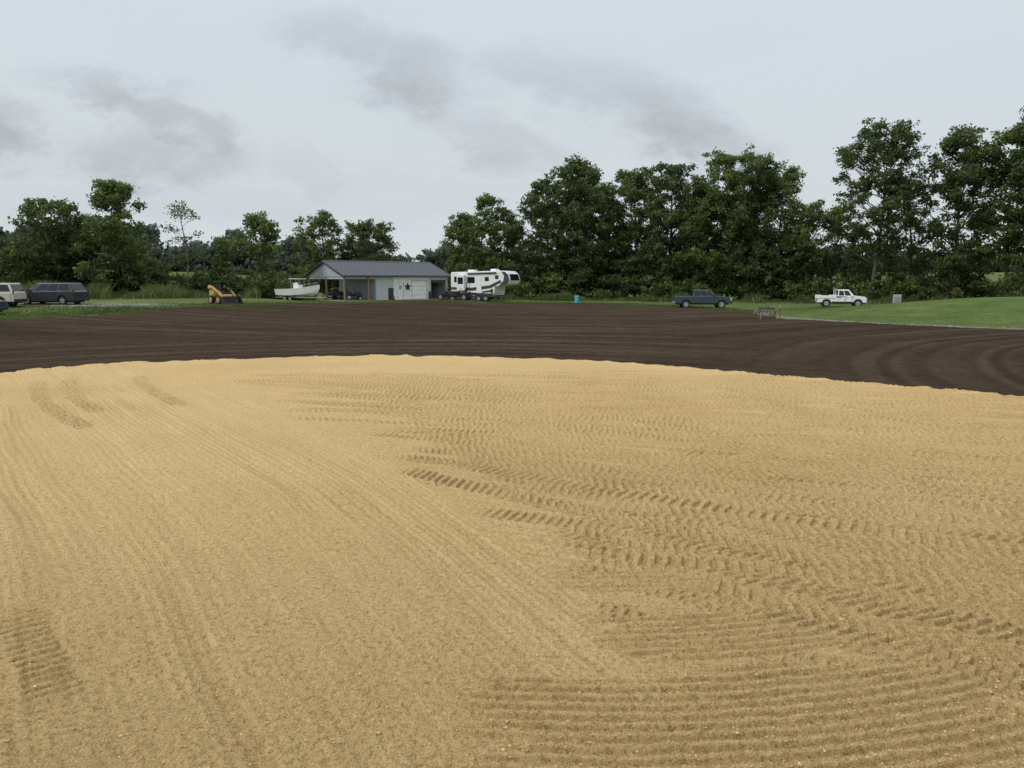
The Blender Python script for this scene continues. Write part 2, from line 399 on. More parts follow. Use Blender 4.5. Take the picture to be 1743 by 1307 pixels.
def lumps(n, xs, ys, zs, size, flat=.7):
    o = np.array([(1, 0, 0), (-1, 0, 0), (0, 1, 0), (0, -1, 0), (0, 0, 1), (0, 0, -1)], float)
    f = np.array([(0, 2, 4), (2, 1, 4), (1, 3, 4), (3, 0, 4), (2, 0, 5), (1, 2, 5), (3, 1, 5), (0, 3, 5)])
    a = RNG.uniform(0, 2 * pi, n)
    P = o[None] * (size[:, None, None] * RNG.uniform(.6, 1.2, (n, 6, 3)))
    P[..., 2] *= flat
    ca = np.cos(a)[:, None]; sa = np.sin(a)[:, None]
    x = P[..., 0] * ca - P[..., 1] * sa; y = P[..., 0] * sa + P[..., 1] * ca
    P = np.stack([x + xs[:, None], y + ys[:, None], P[..., 2] + zs[:, None]], -1)
    F = (f[None] + (np.arange(n) * 6)[:, None, None]).reshape(-1, 3)
    return P.reshape(-1, 3), F
cand = np.where((RR > 3.9) & (RR < 20) & (np.abs(AZ.ravel()) < .70))[0]
pr = 1 / RR[cand] ** .3; pr = pr * (1 + .5 * (1 - left[cand])); pr /= pr.sum()
nC = 46000
pick = RNG.choice(cand, nC, p=pr)
P, F = lumps(nC, X[pick] + RNG.normal(0, .01, nC), Y[pick] + RNG.normal(0, .01, nC), H[pick], np.clip(RNG.lognormal(-5.15, .40, nC) * (.6 + RR[pick] / 14), .003, .019))
add_obj("loose_clods", make_mesh("loose_clods", P, tris=F), M['clod'], kind="stuff", label="small crumbs and clods scattered over the sand", category="clods")

# ---- dark soil
az2 = azis(1200, 50, 90)
R1 = smoothed(padR, az2) - .9
R2 = smoothed(soilR, az2, .012) + .9 * fbm(az2 * 30, az2 * 0, 4, 91)
n2 = 460
t = np.linspace(0, 1, n2)[:, None]
rr2 = 1 / ((1 - t) / np.sqrt(R1)[None] + t / np.sqrt(R2)[None]) ** 2
rr2 = np.concatenate([rr2, (R2 + .25)[None]], 0)
A2 = np.ones((rr2.shape[0], 1)) * az2[None]
X2 = (rr2 * np.sin(A2)).ravel(); Y2 = (rr2 * np.cos(A2)).ravel()
D2 = (rr2 - smoothed(padR, az2)[None]).ravel()
cr = np.hypot(X2 + 3, Y2 - 4) + .9 * fbm(X2 * .05, Y2 * .05, 2, 7)
arc2 = np.hypot(X2 - 40, Y2 - 14) + .7 * fbm(X2 * .08, Y2 * .08, 2, 17)
arc3 = np.hypot(X2 - 4, Y2 - 12) + .6 * fbm(X2 * .07, Y2 * .07, 2, 18)
wr = ss(6, 14, X2 + 3 * vnoise(X2 * .12, Y2 * .12, 77))
wl = ss(2, -4, X2 + 4 * vnoise(X2 * .1, Y2 * .1, 78)) * ss(34, 44, Y2)
along = np.arctan2(X2 + 3, Y2 - 4) * 8
l1 = .65 * vnoise(cr * 2.8, along * .15, 1) + .35 * vnoise(cr * 1.2, along * .12, 2)
l2 = .65 * vnoise(arc2 * 2.6, along * .15, 3) + .35 * vnoise(arc2 * 1.2, along * .1, 4)
l3 = .6 * vnoise((.45 * X2 + Y2) * 1.3 + .5 * arc3 * .2, X2 * .05, 23) + .4 * vnoise((.45 * X2 + Y2) * .55, X2 * .04, 24)
lin = (l1 * (1 - wr) + l2 * wr) * (1 - wl) + l3 * wl
lin = lin * (.7 + .3 * ss(-.3, .4, fbm(X2 * .08, Y2 * .08, 2, 44)))
rake = np.clip(.45 + .60 * lin + .08 * fbm(X2 * .7, Y2 * .7, 3, 29), 0, 1)
Z2 = terrain(X2, Y2) + .025 + .05 * (lin * .5 + .5) * ss(0, 3, D2) + .025 * fbm(X2 * 2.5, Y2 * 2.5, 3, 33) * ss(0, 1, D2) + .03
Z2 = Z2.reshape(rr2.shape); Z2[-1] = terrain(X2, Y2).reshape(rr2.shape)[-1] - .02; Z2 = Z2.ravel()
add_obj("dark_soil", make_mesh("dark_soil", np.stack([X2, Y2, Z2], -1), quads=gridquads(rr2.shape[0], len(az2), True)[:, ::-1], smooth=True, attrs={"rake": rake}), M['soil'], kind="structure", label="band of graded dark brown topsoil around the sand pad", category="soil")

def ellipse_sheet(name, mat, cx, cy, ax, ay, q0, q1, off, nrow, ncol, label, cat, seed, wob=.02):
    a = np.linspace(0, 2 * pi, ncol, endpoint=False)[None]; q = np.linspace(q0, q1, nrow)[:, None]
    w = 1 + wob * fbm(a * 9, a * 0, 4, seed) * ss(.3, 1, q)
    x = cx + ax * q * w * np.cos(a); y = cy + ay * q * w * np.sin(a)
    z = terrain(x, y) + off; z[-1] -= off + .02
    add_obj(name, make_mesh(name, np.stack([x, y, z], -1).reshape(-1, 3), quads=gridquads(nrow, ncol, True), smooth=True), mat, kind="structure", label=label, category=cat)
ellipse_sheet("gravel_edge", M['gravel'], 48, 62, 27, 22, .94, 1.018, .10, 8, 500, "thin strip of grey gravel bordering the lawn mound", "gravel", 3, .02)
ellipse_sheet("lawn", M['lawn'], 48, 62, 27, 22, .01, 1.0, .13, 46, 400, "mown green lawn on a low rounded mound", "lawn", 3, .02)
ellipse_sheet("gravel_drive", M['gravel'], -29.5, 63.5, 11, 2.6, .01, 1.0, .05, 14, 200, "thin grey gravel drive with grass growing through", "gravel", 9, .5)
n = 1300
a = RNG.uniform(pi * .9, pi * 1.7, n); q = 1.0 + RNG.normal(0, .012, n)
xs = 48 + 27 * q * np.cos(a); ys = 62 + 22 * q * np.sin(a)
P, F = lumps(n, xs, ys, terrain(xs, ys) + .08, np.clip(RNG.lognormal(-3.0, .4, n), .02, .12))
add_obj("edge_stones", make_mesh("edge_stones", P, tris=F), M['stone'], kind="stuff", label="grey stones strewn along the edge of the lawn", category="stones")

# ------------------------------------------------------------ leaves & blades
def leaf_quads(C, size, rng, aspect=.6):
    n = len(C)
    u = rng.normal(size=(n, 3)); u /= np.linalg.norm(u, axis=1)[:, None]
    w = rng.normal(size=(n, 3)); v = np.cross(u, w); v /= np.linalg.norm(v, axis=1)[:, None] + 1e-9
    sz = (size * rng.uniform(.6, 1.3, n))[:, None]
    return np.stack([C - u * sz, C - v * sz * aspect, C + u * sz, C + v * sz * aspect], 1).reshape(-1, 3)
def leaf_mesh(name, C, size, shade, rng, **k):
    V = leaf_quads(C, size, rng, **k)
    return make_mesh(name, V, quads=np.arange(len(V)).reshape(-1, 4), attrs={"shade": np.repeat(shade, 4)})

def sprigs(C, crad, nl, rng, nsp=7, tight=.19):
    n = len(C)
    off = rng.normal(size=(n, nsp, 3)); off /= np.linalg.norm(off, axis=2)[..., None]
    off *= (rng.uniform(.3, 1.3, (n, nsp)) * crad[:, None])[..., None]; off[..., 2] *= .75
    idx = np.repeat(np.arange(n), nl); tot = len(idx)
    sp = rng.integers(0, nsp, tot)
    dv = off[idx, sp] + rng.normal(0, 1, (tot, 3)) * np.array([1, 1, .65]) * (tight + .08 * crad[idx])[:, None]
    return idx, dv, rng.uniform(0, 1, (n, nsp))[idx, sp]

def tree(x, y, Hh, Rw, seed, dens=1.0, low=.12, mat=0, label=None, shape='oval', leaf=.18, pale=False, group="trees along the field edge"):
    rng = np.random.default_rng(seed)
    z0 = tz(x, y)
    par = add_obj("deciduous_tree" if shape != 'cone' else "conifer_tree", None, loc=(x, y, z0 - .1), rz=0, label=label, category="tree", group=group)
    ncl = int(66 * dens * (Hh / 16) * (1.25 if shape != 'cone' else .8)) + 14
    zz = rng.uniform(low, 1, ncl) if shape != 'umb' else low + (1 - low) * rng.beta(1.25, 1.05, ncl)
    tt = (zz - low) / (1 - low)
    if shape == 'cone': prof = (1 - tt) ** .8 + .05
    elif shape == 'umb': prof = .40 + .62 * np.sin(pi * np.clip(tt, 0, 1) ** .85) ** .7
    elif shape == 'round': prof = np.sqrt(np.clip(1 - (tt * 2 - 1.05) ** 2 / 1.15, .03, 1))
    else: prof = np.sqrt(np.clip(1 - (tt * 1.25 - .42) ** 2 / .72, .03, 1))
    th = rng.uniform(0, 2 * pi, ncl)
    lob = 1 + .28 * np.sin(th * 2 + rng.uniform(0, 6)) + .20 * np.sin(th * 3 + zz * 9 + rng.uniform(0, 6)) + rng.normal(0, .12, ncl)
    rad = Rw * prof * lob * np.sqrt(rng.uniform(.08, 1, ncl)) * .9
    C = np.stack([rad * np.cos(th), rad * np.sin(th), zz * Hh * .97], -1)
    lean = rng.normal(0, .25, 2)
    C[:, 0] += lean[0] * tt * Hh * .12; C[:, 1] += lean[1] * tt * Hh * .12
    for i in range(rng.integers(2, 5)):
        if shape in ('cone', 'round'): break
        C[i] = (lean[0] * Hh * .12 + rng.uniform(-.5, .5) * Rw * .7, rng.uniform(-.4, .4) * Rw, Hh * rng.uniform(.91, .99))
    crad = rng.uniform(.5, 1.2, ncl) * (Hh / 18) ** .5 * (1.0 if shape != 'umb' else .92)
    nl = (crad ** 2 * 150 * (dens ** .3)).astype(int) + 18
    idx, dv, spr = sprigs(C, crad, nl, rng)
    L = C[idx] + dv; tot = len(L)
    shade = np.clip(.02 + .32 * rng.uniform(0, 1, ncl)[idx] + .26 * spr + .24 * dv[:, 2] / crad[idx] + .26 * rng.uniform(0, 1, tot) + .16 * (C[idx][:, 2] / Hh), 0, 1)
    tm = MB()
    tr = .0085 * Hh + .04
    path = []; rads = []
    for i in range(8):
        f = i / 7
        path.append((lean[0] * f * Hh * .12 + .22 * math.sin(f * 7 + seed), lean[1] * f * Hh * .12 + .12 * math.cos(f * 5 + seed) - .12, f * Hh * .93)); rads.append(tr * (1 - f) ** .8 * (1.35 if i == 0 else 1) + .02)
    tm.tube(path, rads, 8)
    def tp(h):
        f = min(max(h / (Hh * .93), 0), 1) * 7; i = min(int(f), 6); a = Vector(path[i]); b = Vector(path[i + 1]); return a.lerp(b, f - i), tr * (1 - f / 7) ** .8 + .02
    order = np.argsort(-rad)
    for i in order[:min(ncl, 44)]:
        c = Vector(C[i]); hd = math.hypot(c.x, c.y)
        st, r0 = tp(max(c.z - hd * rng.uniform(.5, .95), Hh * max(low * .7, .08)))
        mid = st.lerp(c, .5) + Vector((rng.normal(0, .2), rng.normal(0, .2), rng.uniform(-.1, .35)))
        rb = min(r0 * .6, .015 + .016 * (c - st).length)
        tm.tube([st, st.lerp(mid, .5), mid, c], [rb, rb * .8, rb * .55, .02], 5)
        for q in range(2):
            e = c + Vector(rng.normal(0, .5, 3)) * crad[i]
            tm.tube([mid, mid.lerp(e, .6), e], [rb * .4, rb * .28, .012], 4)
    tm.obj("trunk", M['barkpale'] if pale else M['bark'], par, smooth=True)
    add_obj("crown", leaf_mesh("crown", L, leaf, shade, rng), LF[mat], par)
    return par

TL = "tall broad leafy tree in the hedgerow"
T = [
 (-.588, 90, 11.0, 5.0, 2.1, .03, 0, 'round', "dark green broad tree beside the parked van"),
 (-.510, 89, 12.9, 3.4, 1.6, .05, 1, 'oval', "taller green tree with pointed uneven top"),
 (-.545, 92, 9.4, 3.2, 1.4, .04, 0, 'round', "dark green broad tree beside the parked van"),
 (-.655, 86, 5.6, 2.2, 1.0, .05, 1, 'oval', "small green tree at the edge of the wood"),
 (-.466, 94, 4.2, 1.8, .9, .04, 0, 'round', "low dense green tree in the scrub"),
 (-.374, 92, 6.8, 1.7, 1.0, .05, 1, 'cone', "small narrow conifer in the scrub"),
 (-.320, 96, 10.4, 2.6, 1.1, .08, 2, 'oval', "slim lighter green tree beside the boat"),
 (-.243, 124, 12.6, 4.6, 2.1, .08, 1, 'round', "round green tree behind the barn"),
 (-.182, 124, 11.6, 4.3, 2.1, .08, 0, 'round', "round dark green tree behind the barn"),
 (-.060, 126, 13.6, 3.6, 1.5, .06, 1, 'round', "leafy tree behind the camper trailer"),
 (-.026, 122, 16.0, 4.2, 1.5, .06, 1, 'oval', "leafy tree behind the camper trailer"),
 (.002, 126, 13.0, 3.2, 1.2, .06, 0, 'oval', "leafy tree behind the camper trailer"),
 (.047, 118, 18.4, 4.6, 1.6, .07, 0, 'round', TL), (.085, 116, 20.4, 5.2, 1.8, .07, 0, 'round', TL),
 (.125, 120, 18.2, 4.2, 1.5, .07, 1, 'round', TL), (.160, 115, 19.4, 4.6, 1.5, .08, 1, 'round', TL),
 (.198, 113, 19.6, 5.0, 1.6, .07, 0, 'round', TL), (.238, 110, 15.8, 3.6, 1.2, .08, 1, 'round', TL),
 (.278, 108, 20.6, 4.8, 1.6, .07, 1, 'round', TL), (.313, 106, 19.6, 4.3, 1.3, .07, 0, 'round', TL), (.345, 107, 18.2, 4.0, 1.3, .08, 2, 'round', TL),
 (.380, 104, 13.8, 3.2, 1.0, .08, 1, 'round', "medium green tree among taller hedgerow trees"), (.412, 106, 13.0, 3.2, .8, .22, 2, 'umb', "medium green tree among taller hedgerow trees"),
 (.446, 104, 10.5, 2.2, .6, .18, 1, 'umb', "medium green tree among taller hedgerow trees"),
 (.466, 99, 22.6, 5.4, 1.15, .30, 0, 'umb', "tall open-crowned tree with bare lower trunk"),
 (.515, 101, 16.0, 2.6, .6, .2, 1, 'umb', "slender open tree beside taller neighbours"),
 (.563, 97, 21.4, 4.4, 1.05, .18, 0, 'umb', "tall open-crowned tree with low hanging branches"),
 (.600, 99, 12.0, 2.4, .6, .12, 0, 'umb', "slender open tree beside taller neighbours"),
 (.635, 95, 21.0, 3.3, .9, .25, 1, 'umb', "tall open-crowned tree with bare lower trunk"),
 (.668, 92, 23.8, 4.8, 1.25, .20, 0, 'umb', "tall open-crowned tree with low hanging branches"),
 (.72, 92, 20, 4.2, 1.0, .15, 0, 'umb', "tall open-crowned tree with low hanging branches"),
]
for i, (k, d, h, r, de, lo, m_, sh, lb) in enumerate(T):
    tree(k * d, d, h, r, 100 + i * 7, de, lo, m_, lb, sh)
tree(-.418 * 92, 92, 10.8, 2.4, 991, .14, .35, 1, "half-dead tree with bare pale branches", 'umb', pale=True, leaf=.14)

def mass(name, ks, dist, topz, n, leaf, mat, label, seed, depth=5, gaps=None, cat="undergrowth", crange=(.6, 1.4), per=90, tight=.2):
    rng = np.random.default_rng(seed)
    k = rng.uniform(ks[0], ks[1], n); d = dist(k) + rng.uniform(-depth, depth, n)
    x = k * d; y = d
    top = topz(k) * (1 + .45 * vnoise(k * 60, k * 0, seed) + .15 * vnoise(k * 200, k * 0, seed + 1))
    z = top * rng.uniform(0.03, 1, n) ** .9
    if gaps is not None:
        keep = gaps(k, z, rng); k, d, x, y, z = k[keep], d[keep], x[keep], y[keep], z[keep]
    n = len(k)
    cr = rng.uniform(*crange, n); nl = (cr ** 2 * per).astype(int) + 6
    C0 = np.stack([x, y, z + terrain(x, y)], -1)
    idx, dv, spr = sprigs(C0, cr, nl, rng, 6, tight)
    C = C0[idx] + dv
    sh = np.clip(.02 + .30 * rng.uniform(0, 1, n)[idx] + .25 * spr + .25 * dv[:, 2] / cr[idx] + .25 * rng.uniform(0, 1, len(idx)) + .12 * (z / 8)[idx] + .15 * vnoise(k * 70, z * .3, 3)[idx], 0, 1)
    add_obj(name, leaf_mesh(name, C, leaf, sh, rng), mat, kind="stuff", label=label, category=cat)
mass("undergrowth", (-.70, -.29), lambda k: 94 + 0 * k, lambda k: np.interp(k, [-.7, -.62, -.5, -.47, -.38, -.3], [3.4, 4.0, 4.0, 3.2, 2.6, 2.2]), 380, .18, LF[0], "dense dark scrub below the trees", 5, 4)
mass("undergrowth", (-.31, -.05), lambda k: 132 + 0 * k, lambda k: 2.4 + 0 * k, 170, .26, LF[0], "dense dark scrub behind the barn", 6, 5)
def rgap(k, z, rng):
    g = ((k > .39) & (k < .45) & (z > 2.0)) | ((k > .60) & (k < .70) & (z > 2.2)) | ((k > .5) & (k < .545) & (z > 3.2))
    return ~(g & (rng.uniform(0, 1, len(k)) < .88))
mass("undergrowth", (-.075, .75), lambda k: np.interp(k, [-.1, .05, .4, .75], [124, 118, 107, 96]), lambda k: np.interp(k, [-.08, .03, .1, .36, .42, .5, .6, .75], [4, 6, 7.5, 6.5, 4.8, 6, 5.2, 5]), 1000, .2, LF[0], "dense dark scrub beneath the tall hedgerow trees", 8, 4, rgap)
mass("undergrowth", (-.075, .75), lambda k: np.interp(k, [-.1, .05, .4, .75], [119, 113, 102, 91]), lambda k: 2.6 + 0 * k, 150, .17, LF[2], "lighter green bushes along the hedgerow foot", 28, 2, None)
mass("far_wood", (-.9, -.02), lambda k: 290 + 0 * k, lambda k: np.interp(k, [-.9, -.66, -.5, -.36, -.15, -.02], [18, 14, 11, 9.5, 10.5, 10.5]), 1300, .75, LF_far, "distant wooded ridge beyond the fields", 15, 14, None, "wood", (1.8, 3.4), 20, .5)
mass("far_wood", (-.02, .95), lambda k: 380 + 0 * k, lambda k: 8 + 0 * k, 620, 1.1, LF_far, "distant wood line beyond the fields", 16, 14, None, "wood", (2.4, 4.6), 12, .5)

def blades(name, x, y, h, mat, label, seed, w=.035, cat="grass"):
    rng = np.random.default_rng(seed); n = len(x)
    z = terrain(x, y); a = rng.uniform(0, 2 * pi, n); hh = h * rng.uniform(.5, 1.25, n)
    lx = rng.normal(0, .28, n) * hh; ly = rng.normal(0, .28, n) * hh
    b = np.stack([x, y, z], -1); o = np.stack([np.cos(a) * w, np.sin(a) * w, 0 * a], -1)
    mid = b + np.stack([lx * .35, ly * .35, hh * .6], -1); tip = b + np.stack([lx, ly, hh], -1)
    V = np.stack([b - o, b + o, tip, mid - o * 1.3], 1).reshape(-1, 3)
    sh = np.clip(rng.uniform(0, .6, n) + .4 * vnoise(x * .3, y * .3, seed), 0, 1)
    add_obj(name, make_mesh(name, V, quads=np.arange(len(V)).reshape(-1, 4), attrs={"shade": np.repeat(sh, 4)}), mat, kind="stuff", label=label, category=cat)
rg = np.random.default_rng(77)
n = 60000
k = rg.uniform(-.02, .76, n); d = np.interp(k, [-.1, .05, .4, .75], [119, 113, 101, 91]) + rg.normal(0, 2.4, n) + 2.0 * vnoise(k * 40, k * 0, 3)
pt = fbm(k * 45, d * .12, 3, 4)
kp = pt > rg.uniform(-.55, .15, n); k, d, pt = k[kp], d[kp], pt[kp]
blades("tall_weeds", k * d, d, np.clip(.55 + .9 * pt, .25, 1.5), WEED, "tall yellowish weeds along the foot of the trees", 1, .05, "weeds")
n = 44000
k = rg.uniform(-.70, -.255, n); d = np.interp(k, [-.7, -.5, -.25], [84, 84, 100]) + rg.normal(0, 2.6, n)
pt = fbm(k * 45, d * .12, 3, 5)
kp = (pt > rg.uniform(-.7, .1, n)) & ~((k > -.325) & (d < 95)); k, d, pt = k[kp], d[kp], pt[kp]
blades("tall_weeds", k * d, d, np.clip(.95 + .9 * pt, .3, 1.8), WEED, "tall bright green weeds behind the parked vehicles", 2, .05, "weeds")
n = 30000
a = rg.uniform(-.72, .33, n); r = soilR(a) + .4 + np.abs(rg.normal(0, 3.5, n))
blades("verge_grass", r * np.sin(a), r * np.cos(a), .12 + 0 * a, TURF, "short tufty grass at the edge of the soil", 3, .03)
n = 60000
a = rg.uniform(pi * .6, pi * 1.75, n); q = 1 - np.abs(rg.normal(0, .22, n)); q = np.clip(q, 0.02, 1)
blades("lawn_grass", 48 + 27 * q * np.cos(a), 62 + 22 * q * np.sin(a), .17 + 0 * a, TURF, "short blades of the mown lawn", 4, .015)

# ------------------------------------------------------------ barn
def group(name, x, y, rz, label, category, z=None, grp=None, scale=1.0):
    o = add_obj(name, None, loc=(x, y, tz(x, y) if z is None else z), rz=rz, label=label, category=category, group=grp)
    o.scale = (scale,) * 3
    return o
barn = group("pole_barn", -20.3, 93, radians(42), "grey metal pole barn with open carport bay and white doors", "barn", z=.38)
yf = .5
WS = 5.0
MB().box(.2, 16.3, .2, 9.8, -.5, .03).obj("slab", simple("concrete_slab", (.30, .29, .27), .9), barn)
w = MB()
for x0, x1, z0, z1 in [(WS, 8.09, 0, 3.0), (8.09, 9.0, 2.1, 3.0), (9.0, 10.3, 0, 3.0), (10.3, 12.7, 2.45, 3.0), (12.7, 13.4, 0, 3.0), (13.4, 15.7, 2.45, 3.0), (15.7, 16.1, 0, 3.0)]:
    w.box(x0, x1, yf, yf + .15, z0, z1)
w.box(16.1 - .15, 16.1, yf + .15, 9.5, 0, 3.0); w.box(WS, 16.1, 9.35, 9.5, 0, 3.0)
w.obj("wall", M['siding'], barn)
MB().box(WS - .15, WS, yf, 9.5, 0, 3.0).obj("side_wall", M['gable'], barn)
wp = MB(); wp.prism([(7.5, 0.03), (7.5, 2.9), (12.9, 2.9), (12.9, .03), (12.75, .03), (12.75, 2.5), (10.25, 2.5), (10.25, .03), (9.05, .03), (9.05, 2.15), (8.04, 2.15), (8.04, .03)], yf - .02, yf - .003)
wp.obj("white_panel", M['wsiding'], barn)
for x0, x1, z_ in [(6.7, 7.48, 1.5), (12.92, 13.32, 1.0), (15.8, 16.1, 1.0)]: MB().box(x0, x1, yf - .025, yf - .003, .03, z_).obj("wainscot", M['wainscot'], barn)
for x0, x1, z1, mt in [(10.3, 12.7, 2.45, 'galv'), (13.4, 15.7, 2.45, 'trimdark')]:
    f_ = MB(); f_.prism([(x0 - .05, 0), (x0 - .05, z1 + .05), (x1 + .05, z1 + .05), (x1 + .05, 0), (x1, 0), (x1, z1), (x0, z1), (x0, 0)], yf - .035, yf - .024)
    f_.obj("door_frame", M[mt], barn)
MB().box(.02, 16.48, .02, .1, 2.93, 3.08).obj("gutter", M['trimdark'], barn)
dr = MB().box(8.1, 8.99, yf + .03, yf + .09, .03, 2.09).obj("door", M['white'], barn)
MB().box(8.36, 8.74, yf + .015, yf + .028, 1.35, 1.8).obj("window", M['galv'], dr)
MB().cyl((8.88, yf + .02, 1.0), (8.88, yf - .04, 1.0), .035).obj("handle", M['galv'], dr)
MB().box(10.31, 12.69, yf + .04, yf + .1, .03, 2.44).obj("garage_door", M['garage'], barn)
MB().box(13.41, 15.69, yf + .02, yf + .1, 2.15, 2.44).obj("rolled_door", M['trimdark'], barn)
sp = []
for i in range(10):
    r_ = .58 if i % 2 == 0 else .25; a = pi / 2 + i * pi / 5
    sp.append((9.64 + r_ * cos(a), 1.62 + r_ * sin(a)))
MB().prism(sp, yf - .08, yf - .04).obj("star_ornament", M['black'], barn)
for sx, sy in [(.45, .45), (3.75, .45), (.45, 4.9), (.45, 9.35), (3.75, 9.2)]:
    MB().box(sx - .09, sx + .09, sy - .09, sy + .09, .03, 2.95).obj("post", M['wood'], barn)
MB().box(.36, WS - .16, .47, .57, 2.62, 2.92).obj("beam", M['siding'], barn)
MB().box(.4, .5, .6, 9.3, 2.62, 2.92).obj("beam", M['siding'], barn)
g_ = MB(); g_.add([(.3, .3, 2.9), (.3, 9.7, 2.9), (.3, 9.7, 3.0), (.3, 5, 4.72), (.3, .3, 3.0), (.4, .3, 2.9), (.4, 9.7, 2.9), (.4, 9.7, 3.0), (.4, 5, 4.72), (.4, .3, 3.0)],
   [(0, 1, 2, 3, 4), (5, 6, 7, 8, 9), (0, 1, 6, 5), (1, 2, 7, 6), (2, 3, 8, 7), (3, 4, 9, 8), (4, 0, 5, 9)])
g_.obj("gable", M['gable'], barn)
g2 = MB(); g2.add([(16.0, .3, 2.95), (16.0, 9.7, 2.95), (16.0, 5, 4.7), (16.09, .3, 2.95), (16.09, 9.7, 2.95), (16.09, 5, 4.7)], [(0, 1, 2), (3, 5, 4), (0, 1, 4, 3), (1, 2, 5, 4), (2, 0, 3, 5)])
g2.obj("gable", M['gable'], barn)
rf = MB()
rf.add([(0, -.02, 3.05), (16.5, -.02, 3.05), (16.5, 5, 4.88), (0, 5, 4.88), (0, -.02, 2.97), (16.5, -.02, 2.97), (16.5, 5, 4.8), (0, 5, 4.8)], [(0, 1, 2, 3), (7, 6, 5, 4), (0, 4, 5, 1), (0, 3, 7, 4), (1, 5, 6, 2)])
rf.add([(0, 10.02, 3.05), (16.5, 10.02, 3.05), (16.5, 5, 4.88), (0, 5, 4.88), (0, 10.02, 2.97), (16.5, 10.02, 2.97), (16.5, 5, 4.8), (0, 5, 4.8)], [(0, 3, 2, 1), (4, 5, 6, 7), (0, 1, 5, 4), (0, 4, 7, 3), (1, 2, 6, 5)])
for i in range(28):
    x = .15 + i * .6
    if x > 16.4: break
    for sgn in (0, 1):
        y0 = -.02 if sgn == 0 else 10.02
        rf.hexa([(x - .03, y0, 3.052), (x + .03, y0, 3.052), (x + .03, 5, 4.882), (x - .03, 5, 4.882)], [(x - .015, y0, 3.10), (x + .015, y0, 3.10), (x + .015, 5, 4.93), (x - .015, 5, 4.93)])
rf.hexa([(-.02, 4.8, 4.84), (16.52, 4.8, 4.84), (16.52, 5.2, 4.84), (-.02, 5.2, 4.84)], [(-.02, 4.98, 4.96), (16.52, 4.98, 4.96), (16.52, 5.02, 4.96), (-.02, 5.02, 4.96)])
rf.obj("roof", M['roof'], barn)
for ye in (-.02, 10.02):
    fa = MB(); fa.add([(-.04, ye, 2.86), (-.04, 5, 4.70), (-.04, 5, 4.88), (-.04, ye, 3.04), (-.004, ye, 2.86), (-.004, 5, 4.70), (-.004, 5, 4.88), (-.004, ye, 3.04)], [(0, 1, 2, 3), (4, 7, 6, 5), (0, 4, 5, 1), (2, 6, 7, 3), (0, 3, 7, 4), (1, 5, 6, 2)])
    fa.obj("fascia", M['trimdark'], barn)
def bl(x, y):
    c, s_ = cos(radians(42)), sin(radians(42)); return -20.3 + x * c - y * s_, 93 + x * s_ + y * c

# ------------------------------------------------------------ wheels & vehicles
def wheel(par, x, y, r, w, side, rimmat=None):
    wh = add_obj("wheel", None, parent=par, loc=(x, y, r))
    t = MB(); n = 26
    prof = [(-w / 2, r * .62), (-w / 2, r * .93), (-w / 2 + .03, r), (w / 2 - .03, r), (w / 2, r * .93), (w / 2, r * .62)]
    for (a, rad) in prof:
        for k in range(n): t.v.append((rad * cos(2 * pi * k / n), a, rad * sin(2 * pi * k / n)))
    for i in range(len(prof)):
        j = (i + 1) % len(prof)
        for k in range(n): t.f.append((i * n + k, i * n + (k + 1) % n, j * n + (k + 1) % n, j * n + k))
    t.obj("tyre", M['tyre'], wh)
    m = MB(); yo = side * (w / 2 - .035)
    m.cyl((0, yo - side * .05, 0), (0, yo - side * .02, 0), r * .6, 22)
    prof = [(yo, r * .52), (yo + side * .03, r * .55), (yo + side * .03, r * .64), (yo, r * .64)]
    o = len(m.v)
    for a, rad in prof:
        for k in range(n): m.v.append((rad * cos(2 * pi * k / n), a, rad * sin(2 * pi * k / n)))
    for i in range(4):
        j = (i + 1) % 4
        for k in range(n): m.f.append((o + i * n + k, o + i * n + (k + 1) % n, o + j * n + (k + 1) % n, o + j * n + k))
    for i in range(5):
        a = 2 * pi * i / 5
        dx, dz = cos(a), sin(a); px_, pz_ = -sin(a) * .045, cos(a) * .045
        p = [(px_, pz_), (-px_, -pz_), (dx * r * .55 - px_, dz * r * .55 - pz_), (dx * r * .55 + px_, dz * r * .55 + pz_)]
        m.hexa([(q[0], yo, q[1]) for q in p], [(q[0], yo + side * .025, q[1]) for q in p])
    m.cyl((0, yo, 0), (0, yo + side * .04, 0), r * .16, 12)
    m.obj("rim", rimmat or M['rim'], wh)

def archpts(cx, wr, zb, ra):
    a0 = math.asin((zb - wr) / ra); return [(cx + ra * cos(a), wr + ra * sin(a)) for a in np.linspace(a0, pi - a0, 12)]

